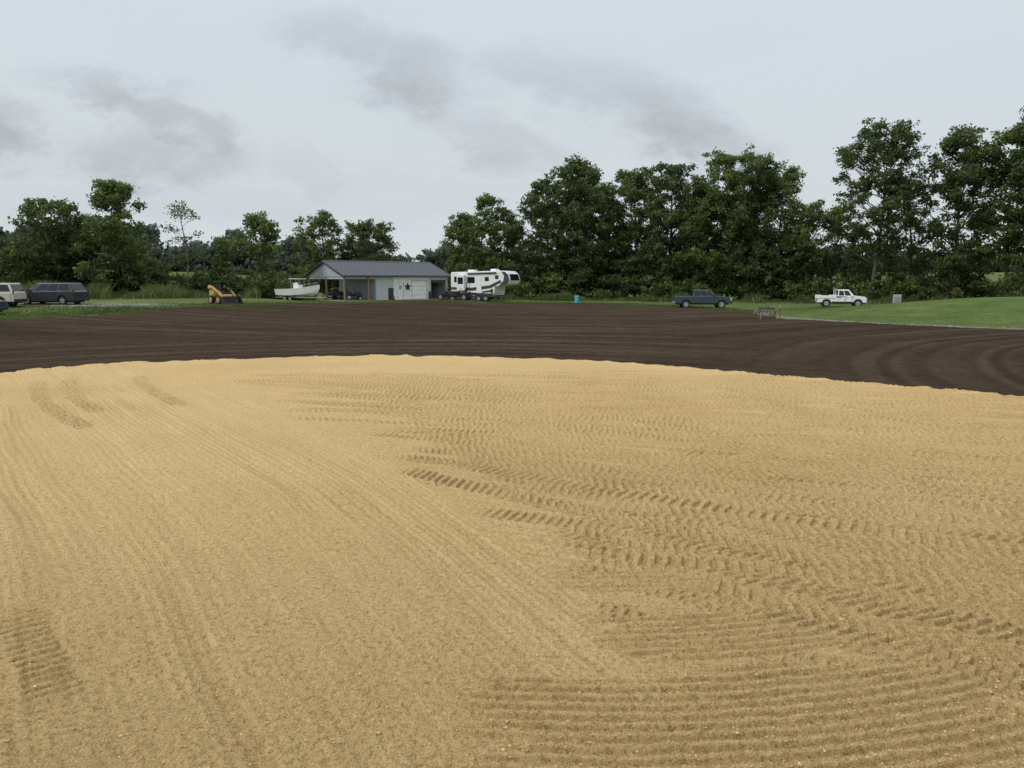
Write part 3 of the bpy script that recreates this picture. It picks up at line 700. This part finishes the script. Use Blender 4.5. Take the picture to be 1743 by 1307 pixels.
def vehicle(name, x, y, rz, label, cat, top, zb, wr, xf, xr, W, cabin, splits, paint, bed=None, grp="parked vehicles", tw=.24, glassw=(.14, .84), lampz=.8, tailz=1.0, backglass=True, tailw=.16):
    v = group(name, x, y, rz, label, cat, grp=grp)
    hw = W / 2
    xF = top[-1][0]; xR = top[0][0]
    bottom = [(xF, zb)] + archpts(xf, wr, zb, wr + .075) + archpts(xr, wr, zb, wr + .075) + [(xR, zb)]
    body = MB()
    if bed is None:
        body.prism(top + bottom, -hw, hw)
    else:
        for s_ in (-1, 1):
            ya, yb_ = sorted((s_ * (hw - .16), s_ * hw)); body.prism(top + bottom, ya, yb_)
        core = [(xR, bed[1]), (bed[0] - .08, bed[1])] + [(bed[0] - .08, top[1][1])] + [p for p in top if p[0] > bed[0]]
        body.prism(core + bottom, -hw + .162, hw - .162)
        body.box(xR, xR + .06, -hw + .162, hw - .162, bed[1] + .003, top[0][1] - .01)
    xbr, xbf, xtr, xtf, belt, roof, hb, ht = cabin
    body.hexa([(xbr, -hb, belt), (xbf, -hb, belt), (xbf, hb, belt), (xbr, hb, belt)], [(xtr, -ht, roof), (xtf, -ht, roof), (xtf, ht, roof), (xtr, ht, roof)])
    body.obj("body", paint, v, bevel=.045)
    def sp_(u, w_, s_):
        x_ = (xbr + (xbf - xbr) * u) * (1 - w_) + (xtr + (xtf - xtr) * u) * w_
        return (x_, s_ * (hb + (ht - hb) * w_ + .014), belt + (roof - belt) * w_)
    for s_ in (-1, 1):
        for u0, u1 in splits:
            MB().poly([sp_(u0, glassw[0], s_), sp_(u1, glassw[0], s_), sp_(u1 * .985 + .0, glassw[1], s_), sp_(u0 + .01, glassw[1], s_)]).obj("window", M['glass'], v)
    def fr(xa, xb_, s_, w0, w1):
        f = lambda w_: (xa + (xb_ - xa) * w_ + s_ * .016, (hb + (ht - hb) * w_) * .88, belt + (roof - belt) * w_ + .012)
        a, b_ = f(w0), f(w1); return [(a[0], -a[1], a[2]), (a[0], a[1], a[2]), (b_[0], b_[1], b_[2]), (b_[0], -b_[1], b_[2])]
    MB().poly(fr(xbf, xtf, 1, .08, .9)).obj("windshield", M['glass'], v)
    if backglass: MB().poly(fr(xbr, xtr, -1, .15, .85)).obj("rear_window", M['glass'], v)
    for s_ in (-1, 1):
        yy = sorted((s_ * (hw - .42), s_ * (hw + .006)))
        MB().box(xF - .14, xF + .015, yy[0], yy[1], lampz - .09, lampz + .09).obj("headlight", M['lamp'], v, bevel=.02)
        yy = sorted((s_ * (hw - tailw), s_ * (hw + .006)))
        MB().box(xR - .015, xR + .07, yy[0], yy[1], tailz - .16, tailz + .12).obj("taillight", M['red'], v, bevel=.015)
        ym = s_ * (hw + .1)
        MB().box(xbf - .42, xbf - .26, ym - .1, ym + .1, belt + .02, belt + .2).obj("mirror", M['black'] if paint is not M['white'] else M['white'], v, bevel=.03)
        for cx in (xf, xr): wheel(v, cx, s_ * (hw - tw / 2 - .01), wr, tw, s_)
        ya, yb_ = sorted((s_ * (hw - .01), s_ * (hw + .012)))
        MB().box(xr + wr + .12, xf - wr - .12, ya, yb_, zb + .01, zb + .1).obj("sill", M['black'], v)
        for u0, u1 in splits[-2:]:
            xh = xbr + (xbf - xbr) * (u0 + .04); ya, yb_ = sorted((s_ * (hw + .002), s_ * (hw + .035)))
            MB().box(xh, xh + .16, ya, yb_, belt - .16, belt - .12).obj("door_handle", M['black'], v)
    MB().box(xF - .03, xF + .05, -hw + .05, hw - .05, zb - .02, zb + .2).obj("front_bumper", M['black'], v, bevel=.02)
    MB().box(xR - .07, xR + .02, -hw + .05, hw - .05, zb + .02, zb + .2).obj("rear_bumper", M['black'] if bed is None else M['galv'], v, bevel=.02)
    MB().box(xF + .002, xF + .03, -hw + .45, hw - .45, lampz - .1, lampz + .1).obj("grille", M['black'], v)
    MB().box(xR + .25, xF - .25, -hw + .25, hw - .25, zb - .12, zb + .25).obj("chassis", M['black'], v)
    dx = [xbr + (xbf - xbr) * u for u in sorted({u for s2 in splits for u in s2})]
    for s_ in (-1, 1):
        for q in dx:
            ya, yb_ = sorted((s_ * (hw - .01), s_ * (hw + .004)))
            if abs(q - xf) > wr + .1 and abs(q - xr) > wr + .1: MB().box(q - .012, q + .012, ya, yb_, zb + .12, belt - .05).obj("door_seam", M['black'], v)
    return v

pk = vehicle("pickup_truck", .2458 * 80.5, 80.5, radians(-3), "slate blue crew cab pickup truck parked on grass", "pickup truck",
   [(-2.88, 1.22), (-1.15, 1.24), (1.15, 1.24), (1.5, 1.24), (2.6, 1.16), (2.86, .98)], .5, .41, 1.85, -1.78, 2.0,
   (-1.12, 1.42, -.98, .72, 1.22, 1.9, .94, .78), [(.04, .34), (.37, .66), (.69, .90)], M['bluepaint'], bed=(-1.15, .85), lampz=.93, tw=.27)
wt = vehicle("utility_truck", .4265 * 84, 84, radians(-16), "white work truck with low service bed on grass", "truck",
   [(-2.6, .92), (-.55, .95), (1.0, 1.22), (1.3, 1.22), (2.2, 1.12), (2.4, .95)], .5, .40, 1.55, -1.6, 1.95,
   (-.5, 1.2, -.42, .6, 1.15, 1.88, .9, .76), [(.06, .42), (.47, .86)], M['white'], bed=(-.55, .8), lampz=.9, tailz=.8)
for s_ in (-1, 1):
    ya, yb_ = sorted((s_ * .6, s_ * 1.03)); MB().prism([(-2.62, .955), (-2.62, 1.28), (-2.07, 1.28), (-2.07, 1.2), (-1.18, 1.2), (-1.18, 1.28), (-.62, 1.28), (-.62, .955)], ya, yb_).obj("service_box", M['white'], wt, bevel=.02)
MB().cyl((-.7, -.9, 1.35), (-.7, .9, 1.35), .03).cyl((-.7, -.85, 1.0), (-.7, -.85, 1.9), .03).cyl((-.7, .85, 1.0), (-.7, .85, 1.9), .03).cyl((-.7, -.85, 1.9), (-.7, .85, 1.9), .03).obj("headache_rack", M['white'], wt)
mv = vehicle("minivan", -.5945 * 62.5, 62.5, radians(174), "dark slate minivan parked on the grass verge", "minivan",
   [(-2.5, .62), (-2.52, 1.02), (-2.42, 1.12), (1.1, 1.06), (1.6, 1.04), (2.35, .84), (2.52, .68)], .3, .335, 1.55, -1.5, 1.95,
   (-2.42, 1.62, -2.02, .62, 1.04, 1.73, .93, .74), [(.05, .30), (.33, .57), (.60, .83)], M['vanpaint'], lampz=.7, tailz=1.05, tw=.22)
for s_ in (-.7, .7): MB().box(-1.9, .4, s_ - .02, s_ + .02, 1.735, 1.78).obj("roof_rail", M['black'], mv)
sv = vehicle("sport_utility_vehicle", -.6615 * 59.5 - 1.2, 59.5, radians(186), "pale silver sport utility vehicle parked beside the van", "car",
   [(-2.55, .7), (-2.55, 1.12), (1.0, 1.12), (1.3, 1.12), (2.35, 1.02), (2.5, .8)], .42, .38, 1.6, -1.5, 1.98,
   (-2.5, 1.3, -2.2, .6, 1.1, 1.84, .95, .80), [(.04, .28), (.32, .55), (.58, .84)], M['tanpaint'], lampz=.85, tailz=1.15, tailw=.10)
bc = vehicle("parked_car", -38.55, 54.6, radians(178), "dark blue car parked at the soil edge", "car",
   [(-2.3, .6), (-2.32, .95), (-1.6, 1.0), (1.0, .98), (2.0, .82), (2.3, .62)], .28, .33, 1.4, -1.4, 1.8,
   (-1.9, 1.2, -1.2, .3, .95, 1.42, .85, .64), [(.12, .45), (.49, .82)], M['navy'], lampz=.62, tailz=.8, tailw=.10)

# ------------------------------------------------------------ skid steer loader
sk = group("skid_steer_loader", -.3745 * 71, 71, radians(-36), "yellow skid steer loader with bucket resting on the ground", "loader", scale=.95)
MB().prism([(-1.3, .45), (-1.35, 1.25), (-1.1, 1.42), (-.6, 1.4), (-.5, .95), (.75, .92), (.95, .5), (.9, .3), (-1.1, .3)], -.56, .56).obj("body", M['yellow'], sk, bevel=.04)
MB().box(-1.37, -1.3, -.42, .42, .5, 1.1).obj("grille", M['black'], sk)
MB().box(-.4, .7, -.572, -.563, .45, .9).obj("side_panel", M['black'], sk)
cb = MB()
for yy in (-.47, .47):
    for p in [((.6, yy, .92), (.4, yy, 2.1)), ((-.6, yy, 1.35), (-.55, yy, 2.1)), ((-.1, yy, .95), (-.1, yy, 2.1))]: cb.cyl(p[0], p[1], .06, 8)
cb.box(-.68, .5, -.56, .56, 2.09, 2.2); cb.box(-.62, -.56, -.45, .45, .95, 2.05)
for z_ in (1.15, 1.27, 1.39, 1.51, 1.63, 1.75, 1.87):
    for yy in (-.49, .46): cb.box(-.58, .42, yy, yy + .03, z_, z_ + .06)
cb.obj("cab", M['black'], sk, bevel=.01)
MB().prism([(-.5, .96), (0, .96), (0, 1.06), (-.42, 1.08), (-.5, 1.55), (-.56, 1.55)], -.28, .28).obj("seat", M['dkmetal'], sk, bevel=.03)
for s_ in (-1, 1):
    y0, y1 = sorted((s_ * .62, s_ * .76))
    MB().prism([(-1.28, 1.5), (-1.15, 1.82), (-.6, 1.74), (.75, 1.1), (1.22, .55), (1.28, .28), (1.10, .26), (.92, .58), (.55, .92), (-.65, 1.54), (-.98, 1.46)], y0, y1).obj("lift_arm", M['yellow'], sk, bevel=.015)
    MB().cyl((-.7, s_ * .69, .95), (.35, s_ * .69, 1.25), .045, 8).obj("hydraulic_cylinder", M['galv'], sk)
    for cx in (-.72, .52): wheel(sk, cx, s_ * .74, .42, .3, s_, M['yellow'])
bk = MB()
bk.prism([(1.18, .75), (1.2, .08), (1.35, .03), (1.95, .02), (1.95, .06), (1.4, .10), (1.27, .2), (1.25, .75)], -.95, .95)
for s_ in (-1, 1):
    ya, yb_ = sorted((s_ * .95, s_ * .98)); bk.prism([(1.19, .74), (1.2, .08), (1.35, .03), (1.9, .03), (1.75, .3), (1.4, .74)], ya, yb_)
bk.obj("bucket", M['dkmetal'], sk)

# ------------------------------------------------------------ boat and trailer
bx, by = -.2765 * 90, 90
btr = radians(-20)
boat = group("motor_boat", bx, by, btr, "white centre console boat with hard top on a trailer", "boat", z=tz(bx, by) + .42, scale=.92)
st = [(-2.9, .95, 1.05, .32, .0), (-2.0, 1.08, 1.05, .30, .0), (0, 1.15, 1.12, .32, .0), (1.4, 1.02, 1.26, .42, .06), (2.3, .66, 1.42, .62, .2), (2.85, .3, 1.52, .9, .5), (3.2, .03, 1.6, 1.3, 1.1)]
hm = MB()
for x_, hw_, sh_, ch_, kz in st:
    hm.v += [(x_, -hw_, sh_), (x_, -hw_ * .82, ch_), (x_, 0, kz), (x_, hw_ * .82, ch_), (x_, hw_, sh_), (x_, hw_ * .8, sh_ - .03), (x_, -hw_ * .8, sh_ - .03)]
for i in range(len(st) - 1):
    a = i * 7; b_ = a + 7
    for k in range(7): hm.f.append((a + k, a + (k + 1) % 7, b_ + (k + 1) % 7, b_ + k))
hm.f.append((0, 1, 2, 3, 4, 5, 6)); hm.f.append(tuple(len(hm.v) - 7 + k for k in range(7)))
hm.obj("hull", M['rvwhite'], boat)
MB().prism([(-.5, .95), (-.5, 1.8), (.1, 1.9), (.45, 1.5), (.6, .95)], -.35, .35).obj("console", M['rvwhite'], boat, bevel=.03)
MB().hexa([(.1, -.33, 1.91), (.4, -.33, 1.58), (.4, .33, 1.58), (.1, .33, 1.91)], [(.0, -.3, 2.1), (.1, -.3, 2.1), (.1, .3, 2.1), (.0, .3, 2.1)]).obj("windshield", M['glass'], boat)
tt_ = MB()
for xx in (-.6, .5):
    for yy in (-.55, .55): tt_.cyl((xx, yy, .95), (xx * 1.15, yy * .95, 2.3), .035, 8)
tt_.cyl((-.9, 0, 2.3), (-1.3, 0, 2.8), .02, 6)
tt_.obj("top_frame", M['galv'], boat)
MB().box(-.9, .8, -.7, .7, 2.28, 2.35).obj("hard_top", M['white'], boat, bevel=.02)
MB().prism([(-3.0, 1.1), (-3.05, 1.5), (-3.4, 1.52), (-3.52, 1.15), (-3.3, .9), (-3.22, .1), (-3.05, .1), (-3.02, .9)], -.2, .2).obj("outboard_motor", M['black'], boat, bevel=.04)
rl = MB(); rl.tube([(1.2, -.95, 1.5), (2.2, -.62, 1.72), (3.0, -.1, 1.88), (3.0, .1, 1.88), (2.2, .62, 1.72), (1.2, .95, 1.5)], [.02] * 6, 6)
for x_, y_ in [(1.2, .95), (2.2, .62), (2.9, .14)]:
    for s_ in (-1, 1): rl.cyl((x_, s_ * y_, 1.2), (x_, s_ * y_, 1.5 if x_ < 2 else 1.75), .015, 6)
rl.obj("bow_rail", M['galv'], boat)
bt = group("boat_trailer", bx, by, btr, "galvanised steel trailer carrying the white boat", "trailer", scale=.92)
f_ = MB()
for s_ in (-1, 1):
    f_.box(-2.9, 2.4, s_ * .75 - .05, s_ * .75 + .05, .42, .52); f_.tube([(2.4, s_ * .75, .47), (4.1, 0, .47)], [.05, .05], 6); f_.box(-2.5, 1.2, s_ * .45 - .06, s_ * .45 + .06, .52, .60)
for x_ in (-2.6, -1, .8, 2.2): f_.box(x_ - .05, x_ + .05, -.8, .8, .36, .44)
f_.cyl((3.8, 0, .1), (3.8, 0, .9), .04, 8)
f_.obj("frame", M['galv'], bt)
for s_ in (-1, 1):
    wheel(bt, -1.3, s_ * .98, .33, .2, s_); wheel(bt, -.5, s_ * .98, .33, .2, s_)
    ya, yb_ = sorted((s_ * .86, s_ * 1.1)); MB().prism([(-1.75, .55), (-1.6, .72), (-.2, .72), (-.05, .55), (-.1, .55), (-.25, .68), (-1.55, .68), (-1.7, .55)], ya, yb_).obj("fender", M['galv'], bt)

# ------------------------------------------------------------ camper trailer
rv = group("camper_trailer", -3.65, 101.8, radians(-32), "white fifth wheel camper trailer with dark swoosh graphics and front", "camper trailer", scale=1.06)
hw = 1.22
MB().prism([(-4.2, .55), (-4.25, 3.2), (-4.1, 3.35), (2.9, 3.5), (3.8, 3.43), (4.3, 3.1), (4.5, 2.4), (4.3, 1.95), (3.9, 1.75), (2.35, 1.6), (2.2, .55)], -hw, hw).obj("body", M['rvwhite'], rv, bevel=.05)
MB().hexa([(4.515, -1.0, 2.35), (4.53, -1.0, 2.37), (4.53, 1.0, 2.37), (4.515, 1.0, 2.35)], [(4.32, -.95, 3.06), (4.335, -.95, 3.08), (4.335, .95, 3.08), (4.32, .95, 3.06)]).obj("front_window", M['glass'], rv)
for x0, x1, z0, z1 in [(-3.7, -3.2, 2.1, 2.8), (-1.7, -.6, 2.0, 2.75), (.9, 1.5, 2.25, 2.75), (2.4, 2.9, 2.5, 2.95)]:
    MB().box(x0, x1, -hw - .02, -hw - .004, z0, z1).obj("window", M['glass'], rv)
for pts in [[(-4.15, 1.2), (-1.0, 1.05), (1.8, 1.4), (3.3, 2.1), (3.2, 2.4), (1.6, 1.75), (-1.0, 1.45), (-4.15, 1.5)], [(.5, .8), (1.9, .95), (1.9, 1.2), (.5, 1.0)], [(-4.18, .57), (2.15, .57), (2.15, .78), (-4.18, .78)], [(2.9, 1.68), (3.9, 1.79), (4.25, 1.97), (4.45, 2.4), (4.26, 3.05), (3.8, 3.38), (3.3, 3.42), (3.7, 2.9), (3.6, 2.3)]]:
    MB().prism(pts, -hw - .014, -hw - .003).obj("stripe_graphic", M['graphic'], rv)
MB().box(-.3, .4, -hw - .03, -hw - .004, .8, 2.7).obj("door", M['white'], rv, bevel=.01)
MB().box(1.75, 2.1, -hw - .035, -hw - .004, .85, 1.3).obj("hatch", M['black'], rv)
MB().box(-3.0, -1.9, -hw - .45, -hw - .002, 1.1, 3.0).obj("slide_out", M['rvwhite'], rv, bevel=.02)
MB().box(-2.85, -2.05, -hw - .47, -hw - .452, 1.9, 2.7).obj("window", M['glass'], rv)
MB().cyl((-1.6, -hw - .1, 3.15), (2.6, -hw - .1, 3.25), .09, 12).obj("awning", M['trimdark'], rv)
MB().box(-2.2, -1.3, -.4, .4, 3.37, 3.65).obj("air_conditioner", M['white'], rv, bevel=.05)
MB().box(1.2, 2.0, -.4, .4, 3.45, 3.72).obj("air_conditioner", M['white'], rv, bevel=.05)
MB().box(-4.1, 2.1, -.9, .9, .3, .55).obj("chassis", M['dkmetal'], rv)
for s_ in (-1, 1): MB().box(1.5, 1.62, s_ * .75 - .06, s_ * .75 + .06, .0, .33).obj("landing_leg", M['dkmetal'], rv)
ld = MB()
for yy in (-.95, -.55): ld.cyl((-4.35, yy, .9), (-4.35, yy, 3.4), .02, 6)
for z_ in np.arange(1.1, 3.3, .35): ld.cyl((-4.35, -.95, z_), (-4.35, -.55, z_), .018, 6)
ld.obj("ladder", M['galv'], rv)
for s_ in (-1, 1):
    for cx in (-1.6, -.75): wheel(rv, cx, s_ * 1.13, .37, .23, s_)
    ya, yb_ = sorted((s_ * (hw - .05), s_ * (hw + .05))); MB().prism([(-2.1, .6), (-1.95, .85), (-.4, .85), (-.25, .6), (-.38, .6), (-.5, .76), (-1.85, .76), (-1.97, .6)], ya, yb_).obj("fender", M['black'], rv)

ft = group("flatbed_trailer", -.036 * 95.5, 95.5, radians(-8), "low black flatbed trailer in front of the camper", "trailer")
fb = MB().box(-1.9, 1.9, -.95, .95, .55, .63)
for x_ in np.linspace(-1.8, 1.8, 9): fb.box(x_ - .03, x_ + .03, -.95, .95, .47, .56)
fb.box(-1.9, -1.84, -.95, .95, .62, 1.1); fb.box(-1.85, 1.85, -.95, -.91, .9, .96)
for x_ in (-.9, 0, .9, 1.8): fb.box(x_ - .02, x_ + .02, -.95, -.91, .62, .91)
fb.tube([(1.85, .5, .56), (3.1, 0, .5)], [.05, .05], 6); fb.tube([(1.85, -.5, .56), (3.1, 0, .5)], [.05, .05], 6)
fb.obj("deck", M['dkmetal'], ft)
for s_ in (-1, 1):
    for cx in (-.5, .35): wheel(ft, cx, s_ * 1.08, .34, .2, s_)

def mower(x, y, z, rz, paint, label, scale=1.1):
    m = group("riding_mower", x, y, rz, label, "riding mower", z=z, grp="riding mowers", scale=scale)
    MB().prism([(-.75, .45), (-.8, .78), (-.2, .8), (-.1, .5), (.15, .5), (.2, .95), (.85, .9), (.98, .7), (.95, .4)], -.3, .3).obj("body", paint, m, bevel=.04)
    MB().prism([(-.12, .82), (-.12, .92), (-.5, .93), (-.64, 1.32), (-.72, 1.3), (-.6, .82)], -.22, .22).obj("seat", M['black'], m, bevel=.03)
    s2 = MB(); s2.cyl((.22, 0, .9), (.02, 0, 1.15), .02, 8); s2.tube([(.02 + .17 * cos(a) * .7, .17 * sin(a), 1.16 + .17 * cos(a) * .6) for a in np.linspace(0, 2 * pi, 13)], [.015] * 13, 5); s2.obj("steering_wheel", M['black'], m)
    MB().prism([(-.45, .12), (-.45, .28), (.4, .28), (.5, .12)], -.6, .6).obj("mowing_deck", paint, m, bevel=.03)
    rb = MB(); rb.cyl((-.7, -.45, .7), (-.8, -.42, 1.75), .03, 8).cyl((-.7, .45, .7), (-.8, .42, 1.75), .03, 8).cyl((-.8, -.42, 1.75), (-.8, .42, 1.75), .03, 8).obj("roll_bar", M['black'], m)
    for s_ in (-1, 1):
        wheel(m, -.55, s_ * .48, .32, .24, s_); wheel(m, .72, s_ * .42, .2, .16, s_)
x_, y_ = bl(2.3, 1.6); mower(x_, y_, .41, radians(20), M['black'], "black riding mower stored under the carport roof")
x_, y_ = bl(2.2, 4.6); mower(x_, y_, .41, radians(70), M['dkmetal'], "dark compact riding mower stored under the carport roof")
x_, y_ = bl(2.4, 7.6); mower(x_, y_, .41, radians(10), M['navy'], "dark compact riding mower stored under the carport roof")
x_, y_ = -.0825 * 97.5, 97.5; mower(x_, y_, tz(x_, y_), radians(-30), M['black'], "black riding mower beside the camper trailer", 1.25)
x_, y_ = -.066 * 96.5, 96.5; mower(x_, y_, tz(x_, y_), radians(160), M['dkmetal'], "black riding mower beside the camper trailer", 1.25)
x_, y_ = bl(7.0, -.1)
fc = group("fuel_can", x_, y_, radians(42), "red fuel can standing by the barn wall", "fuel can", z=tz(x_, y_))
MB().prism([(-.2, 0), (-.2, .32), (-.08, .42), (.12, .42), (.2, .34), (.2, 0)], -.12, .12).obj("body", M['red'], fc, bevel=.03)
MB().tube([(.15, 0, .38), (.27, 0, .52)], [.03, .015], 8).obj("spout", M['black'], fc)

dm = group("plastic_drum", .0842 * 96, 96, 0, "bright blue plastic drum standing in the grass", "drum")
d_ = MB(); pr_ = [(.0, .26), (.04, .29), (.3, .30), (.33, .285), (.36, .30), (.62, .30), (.65, .285), (.68, .30), (.9, .29), (.95, .26)]
d_.tube([(0, 0, a) for a, _ in pr_], [b_ for _, b_ in pr_], 24); d_.obj("body", M['cyan'], dm, smooth=True)
for q in (-.12, .12): MB().cyl((q, 0, .94), (q, 0, .98), .04).obj("cap", M['white'], dm)
uc = group("utility_cabinet", .4985 * 90, 90, radians(-20), "pale green metal utility cabinet at the lawn edge", "cabinet")
MB().box(-.4, .4, -.3, .3, 0, 1.12).obj("body", M['cab'], uc, bevel=.02)
MB().box(-.44, .44, -.34, .34, 1.122, 1.2).obj("lid", M['cab'], uc, bevel=.02)
MB().box(-.33, .33, -.32, -.303, .15, 1.0).obj("door", M['galv'], uc)
rk = group("timber_rack", .332 * 57.5, 57.5, radians(6), "low weathered timber rack holding dark scrap boards", "rack")
for xx in (-.62, .62):
    for yy in (-.25, .25): MB().tube([(xx, yy, 0), (xx, yy * .4, .62)], [.045, .045], 6).obj("leg", M['wood'], rk)
MB().box(-.85, .8, -.16, .16, .60, .68).obj("tabletop", simple("grey_boards", (.15, .14, .125), .85, var=.25), rk)
old = simple("old_boards", (.06, .055, .05), .85, var=.3)
for x0, x1, h_ in [(-.78, -.60, .34), (-.62, -.42, .30), (-.30, -.12, .32), (-.02, .04, .36), (.10, .30, .28), (.40, .55, .20)]:
    MB().tube([(x0, 0, .66), (x1, .02, .66 + h_)], [.045, .045], 5).obj("board", old, rk)
MB().box(-.7, .5, .02, .06, .78, .86).obj("board", old, rk)
MB().box(-.6, .6, -.03, .03, .26, .34).obj("stretcher", M['wood'], rk)
ms = group("marker_post", .3475 * 60, 60, 0, "thin dark metal marker post beside the rack", "post")
MB().cyl((0, 0, -.1), (0, 0, 1.0), .025, 8).obj("pole", M['dkmetal'], ms)
MB().box(-.07, .07, -.040, -.027, .78, 1.0).obj("plate", M['galv'], ms)

# ------------------------------------------------------------ light & sky
sun_el, sun_az = 42, -112
sd = bpy.data.lights.new("sun", 'SUN'); sd.energy = 1.5; sd.angle = radians(10); sd.color = (1, .97, .91)
so = bpy.data.objects.new("sun", sd); COL.objects.link(so)
dvec = Vector((sin(radians(sun_az)) * cos(radians(sun_el)), cos(radians(sun_az)) * cos(radians(sun_el)), sin(radians(sun_el))))
so.rotation_euler = dvec.to_track_quat('Z', 'Y').to_euler()

W = bpy.data.worlds.new("World"); SC.world = W; W.use_nodes = True
nt = W.node_tree; nt.nodes.clear()
def lk(v, s_):
    if hasattr(v, "is_linked"): nt.links.new(v, s_)
    else: s_.default_value = v
def mth(op, a, b_=None, c_=None, clamp=False):
    m = N(nt, "ShaderNodeMath", operation=op); m.use_clamp = clamp
    lk(a, m.inputs[0])
    if b_ is not None: lk(b_, m.inputs[1])
    if c_ is not None: lk(c_, m.inputs[2])
    return m.outputs[0]
tc = N(nt, "ShaderNodeTexCoord").outputs["Generated"]
sx = N(nt, "ShaderNodeSeparateXYZ"); nt.links.new(tc, sx.inputs[0])
dx, dy, dz = sx.outputs
yy = mth('MAXIMUM', dy, .05)
gx_ = mth('DIVIDE', dx, yy); gz_ = mth('DIVIDE', dz, yy)
cm = N(nt, "ShaderNodeCombineXYZ"); lk(gx_, cm.inputs[0]); lk(mth('MULTIPLY', gz_, 1.9), cm.inputs[1]); cm.inputs[2].default_value = 3.1
wn1 = mth('SUBTRACT', noise(nt, 14, 10, .66, cm.outputs[0]), .5)
cm2 = N(nt, "ShaderNodeCombineXYZ"); lk(gx_, cm2.inputs[0]); lk(mth('MULTIPLY', gz_, 1.9), cm2.inputs[1]); cm2.inputs[2].default_value = 9.7
wn2 = mth('SUBTRACT', noise(nt, 13, 10, .66, cm2.outputs[0]), .5)
total = None
for cx, cz, a_, b_, ang, wt_ in [(-.20, .290, .085, .034, -12, .50), (-.125, .252, .085, .042, -24, .74), (.06, .245, .13, .030, -14, .44), (.14, .225, .10, .036, -24, .54), (.22, .19, .12, .038, -28, .82), (-.49, .226, .085, .024, -14, .72), (-.415, .19, .085, .034, -26, .78), (-.46, .152, .11, .036, -3, .68), (-.655, .178, .060, .042, 0, .98), (-.01, .168, .10, .028, -14, .48), (-.40, .09, .40, .022, 0, .20), (.0, .11, .5, .016, -4, .12), (-.25, .13, .07, .022, -20, .28)]:
    u0 = mth('ADD', mth('SUBTRACT', gx_, cx), mth('MULTIPLY', wn1, .17)); v0 = mth('ADD', mth('SUBTRACT', gz_, cz), mth('MULTIPLY', wn2, .11))
    c_, s_ = cos(radians(ang)), sin(radians(ang))
    u = mth('DIVIDE', mth('ADD', mth('MULTIPLY', u0, c_), mth('MULTIPLY', v0, s_)), a_)
    v = mth('DIVIDE', mth('SUBTRACT', mth('MULTIPLY', v0, c_), mth('MULTIPLY', u0, s_)), b_)
    q = mth('ADD', mth('MULTIPLY', u, u), mth('MULTIPLY', v, v))
    m_ = mth('MULTIPLY', mth('EXPONENT', mth('MULTIPLY', mth('POWER', q, 1.5), -.9)), wt_)
    total = m_ if total is None else mth('MAXIMUM', total, m_)
wisp = noise(nt, 3.2, 8, .62, cm.outputs[0], .4)
total = mth('MULTIPLY', total, mth('MULTIPLY_ADD', wn2, 2.0, .95))
cl = mth('ADD', total, mth('MULTIPLY', mth('SUBTRACT', wisp, .5), .30), clamp=True)
el = ramp(nt, dz, [(0, (.64, .68, .71)), (.10, (.62, .668, .705)), (.22, (.625, .69, .73)), (.36, (.635, .71, .755)), (.95, (1.09, 1.10, 1.12))])
skycol = mixc(nt, el, (.435, .475, .51), cl)
bg2 = N(nt, "ShaderNodeBackground"); nt.links.new(skycol, bg2.inputs[0]); bg2.inputs[1].default_value = 1.06
nis = N(nt, "ShaderNodeTexSky", sky_type='NISHITA'); nis.sun_disc = False; nis.sun_elevation = radians(sun_el); nis.sun_rotation = radians(sun_az)
bg1 = N(nt, "ShaderNodeBackground"); nt.links.new(nis.outputs[0], bg1.inputs[0]); bg1.inputs[1].default_value = .08
mx = N(nt, "ShaderNodeMixShader"); mx.inputs[0].default_value = .95
nt.links.new(bg1.outputs[0], mx.inputs[1]); nt.links.new(bg2.outputs[0], mx.inputs[2])
out = N(nt, "ShaderNodeOutputWorld"); nt.links.new(mx.outputs[0], out.inputs[0])

# ------------------------------------------------------------ camera
cd = bpy.data.cameras.new("camera"); cd.sensor_width = 36; cd.lens = 27.0; cd.clip_end = 6000; cd.clip_start = .05
co_ = bpy.data.objects.new("camera", cd); COL.objects.link(co_)
co_.location = (0, 0, 3.0); co_.rotation_euler = (radians(90 - 7.78), 0, 0)
SC.camera = co_
SC.view_settings.view_transform = 'Standard'; SC.view_settings.look = 'None'; SC.view_settings.exposure = 0
